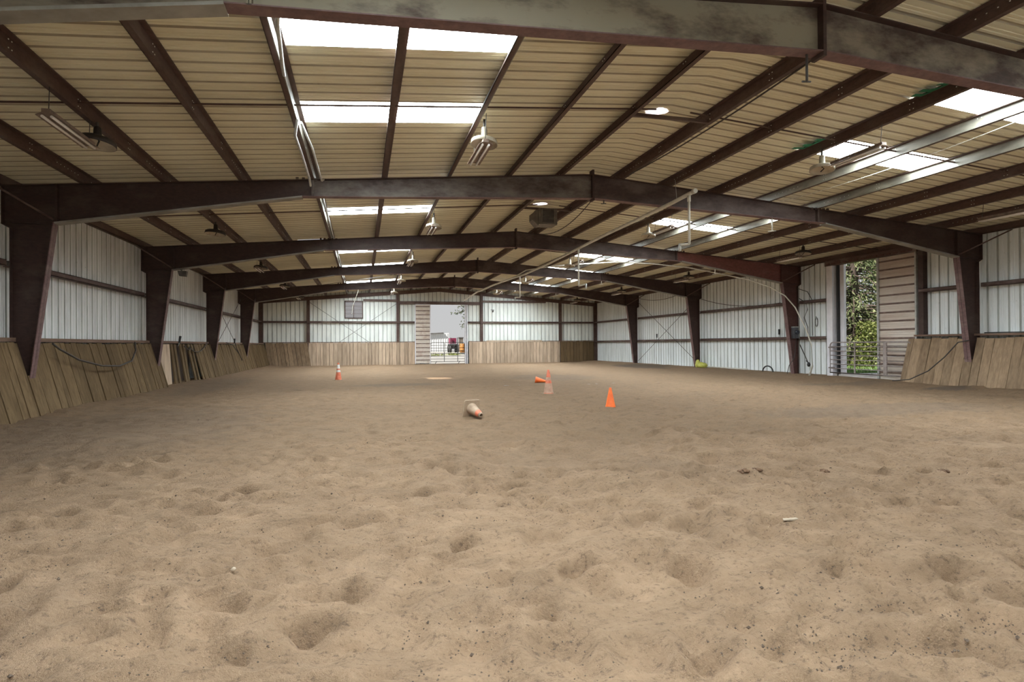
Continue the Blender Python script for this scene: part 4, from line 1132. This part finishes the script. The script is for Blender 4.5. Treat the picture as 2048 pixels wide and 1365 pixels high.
def evergreen(x, y, zb, h, r, n, m, label, seed, trunk_r=0.28, group=None):
    random.seed(seed)
    root = empty('evergreen_tree', (x, y, 0), label, 'tree', group)
    mb = MB(); mb.tube([(x, y, -0.2), (x + 0.05, y - 0.05, h * 0.4), (x - 0.05, y, h)], trunk_r, 10, trunk_r * 0.35); mb.build('trunk', M['bark'], root)
    br = MB(); lf = MB()
    nb = n // 60
    for k in range(nb):
        t = random.random()
        z = zb + (h - zb) * t
        L = r * (1.0 - 0.75 * t) * random.uniform(0.6, 1.1)
        a = random.uniform(0, 2 * PI)
        tip = Vector((x + L * math.cos(a), y + L * math.sin(a), z - L * random.uniform(0.15, 0.5)))
        base = Vector((x, y, z))
        midp = base.lerp(tip, 0.5) + Vector((0, 0, 0.12 * L))
        br.tube([base, midp, tip], 0.05, 5, 0.012)
        for q in range(60):
            u = random.uniform(0.25, 1.05)
            p = base.lerp(midp, u * 2) if u < 0.5 else midp.lerp(tip, (u - 0.5) * 2)
            p = p + Vector((random.gauss(0, 0.16), random.gauss(0, 0.16), random.gauss(-0.10, 0.14)))
            d = (math.cos(a) + random.gauss(0, 0.6), math.sin(a) + random.gauss(0, 0.6), random.gauss(-0.55, 0.4))
            leafcard(lf, p, d, random.uniform(0.025, 0.05), random.uniform(0.14, 0.30))
    br.build('branches', M['bark'], root)
    lf.build('foliage', M[m], root)
    return root
evergreen(33.4, 27.1, 1.5, 11.0, 3.8, 13000, 'needle', 'tall shaggy evergreen tree with drooping sprays outside the side doorway', 3)
evergreen(39.0, 33.0, 1.0, 10.0, 4.5, 8000, 'leaf_dark', 'darker evergreen tree behind the shaggy one, seen through the side doorway', 4)
evergreen(39.5, 29.5, 1.5, 9.0, 4.0, 6000, 'needle', 'evergreen tree at the back right of the side doorway view', 8)
def shrub(x, y, r, h, n, m, label, seed, name='shrub'):
    random.seed(seed)
    root = empty(name, (x, y, 0), label, 'shrub', 'shrubs outside the side door')
    st = MB(); lf = MB()
    for k in range(9):
        a = random.uniform(0, 2 * PI); rr = r * random.uniform(0.3, 0.9)
        st.tube([(x, y, -0.05), (x + rr * 0.5 * math.cos(a), y + rr * 0.5 * math.sin(a), h * 0.5), (x + rr * math.cos(a), y + rr * math.sin(a), h * random.uniform(0.7, 1.0))], 0.018, 5, 0.006)
    for k in range(n):
        a = random.uniform(0, 2 * PI); u = random.random() ** 0.5; t = random.random()
        p = (x + r * u * math.cos(a) * (1 - 0.4 * t), y + r * u * math.sin(a) * (1 - 0.4 * t), 0.05 + h * t)
        leafcard(lf, p, (random.gauss(0, 1), random.gauss(0, 1), random.gauss(0.2, 0.6)), random.uniform(0.03, 0.055), random.uniform(0.08, 0.16))
    st.build('stems', M['bark'], root); lf.build('foliage', M[m], root)
shrub(32.6, 25.1, 1.1, 2.4, 2600, 'leaf', 'sunny yellow-green shrub at the right of the side doorway view', 21)
shrub(34.8, 27.6, 1.4, 2.2, 2600, 'leaf', 'olive shrub behind the evergreen trunk', 22)
shrub(31.8, 26.9, 0.6, 1.0, 900, 'leaf_dark', 'low dark shrub left of the evergreen trunk', 23)
random.seed(31)
mb = MB()
for k in range(9000):
    x = random.uniform(26.2, 34); y = random.uniform(15.5, 30)
    if abs(y - (x - 7.03) * 1.01) > 2.6: continue
    leafcard(mb, (x, y, -0.03), (random.gauss(0, 0.5), random.gauss(0, 0.5), 1), random.uniform(0.012, 0.03), random.uniform(0.12, 0.32))
mb.build('grass', M['grass'], label='bright green grass and weeds outside the side doorway', cat='grass', kind='stuff')
# beyond the end doorway
M['shed'] = mottled('white_shed', (0.58, 0.59, 0.59), (0.66, 0.67, 0.67), 1.0, 0.6)
sh = empty('shed', (14.5, 76, 0.5), 'low white metal shed beyond the end doorway', 'shed')
mb = MB(); mb.hexa([(10.5, 75, 0.3), (17.7, 75, 0.3), (17.7, 80, 0.3), (10.5, 80, 0.3), (10.5, 75, 2.55), (17.7, 75, 2.93), (17.7, 80, 2.93), (10.5, 80, 2.55)])
for k in range(24): mb.box(10.6 + 0.3 * k, 10.64 + 0.3 * k, 74.96, 75.0, 0.35, 2.50 + 0.0158 * k)
mb.build('walls', M['shed'], sh)
mb = MB(); mb.hexa([(10.3, 74.7, 2.52), (17.0, 74.7, 2.89), (17.0, 80.3, 2.89), (10.3, 80.3, 2.52), (10.3, 74.7, 2.62), (17.0, 74.7, 2.99), (17.0, 80.3, 2.99), (10.3, 80.3, 2.62)]); mb.build('roof', M['dark_metal'], sh)
M['maroon'] = mottled('maroon_paint', (0.13, 0.01, 0.04), (0.2, 0.02, 0.06), 5, 0.5)
tr = empty('tractor', (17.25, 68, 0.5), 'dark maroon and black tractor parked beyond the end doorway', 'tractor')
mb = MB(); mb.box(16.9, 17.55, 67.9, 69.6, 1.55, 2.2); mb.build('cab', M['maroon'], tr)
mb = MB(); mb.box(16.85, 17.7, 67.6, 69.8, 0.95, 1.5); mb.build('chassis', M['black'], tr)
for x in (16.86, 17.62):
    mb = MB(); mb.box(x, x + 0.06, 67.7, 67.8, 1.4, 2.25); mb.build('cab_post', M['black'], tr)
for x, y in ((16.85, 67.8), (17.7, 67.8), (16.85, 69.4), (17.7, 69.4)):
    mb = MB(); mb.tube([(x - 0.1, y, 0.95), (x + 0.1, y, 0.95)], 0.42, 16); mb.build('wheel', M['black'], tr)
mb = MB()
mb.tube([(17.25, 67.5, 1.5), (17.25, 67.5, 1.0)], 0.05, 6); mb.build('post', M['black'], tr)
M['rust_orange'] = mottled('rusty_orange', (0.28, 0.11, 0.02), (0.40, 0.17, 0.03), 6, 0.6)
tk = empty('tank', (18.0, 66, 0.5), 'rust-orange drum standing at the right of the end doorway view', 'drum')
mb = MB(); mb.lathe((17.95, 66, 0.52), [(0.0, 0), (0.30, 0), (0.30, 0.32), (0.315, 0.34), (0.30, 0.36), (0.30, 0.68), (0.315, 0.7), (0.30, 0.72), (0.30, 1.02), (0.0, 1.02)], 20); mb.build('drum_body', M['rust_orange'], tk)
mb = MB(); mb.tube([(17.95, 66, 1.54), (17.95, 66, 1.66)], 0.05, 8); mb.build('cap', M['dark_metal'], tk)
ct = empty('feed_bin', (17.9, 67.2, 0.6), 'grey-green feed bin behind the rust-orange drum', 'bin')
mb = MB(); mb.box(17.75, 18.2, 67.0, 67.5, 0.6, 2.15); mb.build('bin_body', M['heater'], ct)
mb = MB(); mb.box(17.7, 18.25, 66.95, 67.55, 2.15, 2.28); mb.build('lid', M['dark_metal'], ct)
def tuft(x, y, n, rx, lb, m='leaf', z=None):
    mb = MB(); z = outz(x, y) if z is None else z
    for k in range(n):
        leafcard(mb, (x + random.gauss(0, rx), y + random.gauss(0, 0.5), z), (random.gauss(0, 0.5), random.gauss(0, 0.4), 0.8), 0.03, random.uniform(0.15, 0.4))
    mb.build('weed_tuft', M[m], label=lb, cat='weeds', group='weeds beyond the end doorway')
random.seed(40)
tuft(16.6, 64.0, 160, 0.30, 'yellow-green weed tuft in front of the maroon tractor')
tuft(14.2, 63.0, 160, 0.7, 'dry weed tuft in front of the white shed')
root = empty('leafy_branch', (17.6, 54, 0), 'leafy tree overhanging the end doorway view from the right', 'tree')
mb = MB(); mb.tube([(20.5, 55, 0.0), (20.3, 55, 3.6), (19.5, 54, 6.0)], 0.25, 8, 0.12); mb.build('trunk', M['bark'], root)
bl = MB(); lf = MB(); random.seed(50)
for tgt in ((15.0, 52.3, 4.25), (15.3, 52.3, 4.8), (15.6, 52.2, 3.15), (15.75, 52.1, 3.8), (16.2, 52.3, 4.6)):
    a, b = Vector((20.3, 55, 3.6 + random.random())), Vector(tgt)
    md = a.lerp(b, 0.5) + Vector((0, 0, 0.8))
    bl.tube([a, md, b], 0.06, 6, 0.012)
    for k in range(150):
        t = random.uniform(0.35, 1.0)
        p = (a.lerp(md, t * 2) if t < 0.5 else md.lerp(b, t * 2 - 1)) + Vector((random.gauss(0, 0.16), random.gauss(0, 0.16), random.gauss(-0.05, 0.10)))
        leafcard(lf, p, (random.gauss(-0.5, 0.6), random.gauss(0, 0.6), random.gauss(-0.4, 0.4)), 0.045, random.uniform(0.12, 0.24))
bl.build('branches', M['bark'], root); lf.build('foliage', M['leaf_dark'], root)

# ------------------------------------------------------------------ light
w = bpy.data.worlds.new('World'); SC.world = w
w.use_nodes = True
nt = w.node_tree
bgn = nt.nodes['Background']
tc = nt.nodes.new('ShaderNodeTexCoord')
sep = nt.nodes.new('ShaderNodeSeparateXYZ'); nt.links.new(tc.outputs['Generated'], sep.inputs[0])
c = ramp(nt, sep.outputs['Z'], [(0.0, (0.86, 0.86, 0.86)), (0.25, (0.80, 0.82, 0.86)), (0.7, (0.62, 0.70, 0.84))])
nt.links.new(c, bgn.inputs['Color'])
bgn.inputs['Strength'].default_value = 0.46
sun = bpy.data.lights.new('sun', 'SUN'); sun.energy = 7.5; sun.angle = 0.02; sun.color = (1.0, 0.95, 0.87)
so = bpy.data.objects.new('sun', sun); COL.objects.link(so)
so.rotation_euler = Vector((5.0, 2.3, -5.305)).to_track_quat('-Z', 'Y').to_euler()

# ------------------------------------------------------------------ camera
cam = bpy.data.cameras.new('camera')
co = bpy.data.objects.new('camera', cam); COL.objects.link(co)
FPX, YAW, PIT, ROLL = 1182.37, 0.2477, 0.0054, -0.0072
cam.sensor_width = 36.0; cam.sensor_fit = 'HORIZONTAL'
cam.lens = FPX / 2048 * 36.0
cam.clip_start = 0.05; cam.clip_end = 400
fwd = Vector((math.sin(YAW) * math.cos(PIT), math.cos(YAW) * math.cos(PIT), math.sin(PIT)))
right = Vector((math.cos(YAW), -math.sin(YAW), 0))
up = right.cross(fwd)
c2, s2 = math.cos(ROLL), math.sin(ROLL)
r2 = right * c2 + up * s2
u2 = up * c2 - right * s2
Mx = Matrix((r2, u2, -fwd)).transposed().to_4x4()
Mx.translation = Vector((7.0295, 0, 1.4396))
co.matrix_world = Mx
SC.camera = co

SC.view_settings.view_transform = 'Standard'
SC.view_settings.look = 'None'
SC.view_settings.exposure = 0.55
SC.view_settings.gamma = 1.0
SC.view_settings.use_curve_mapping = False
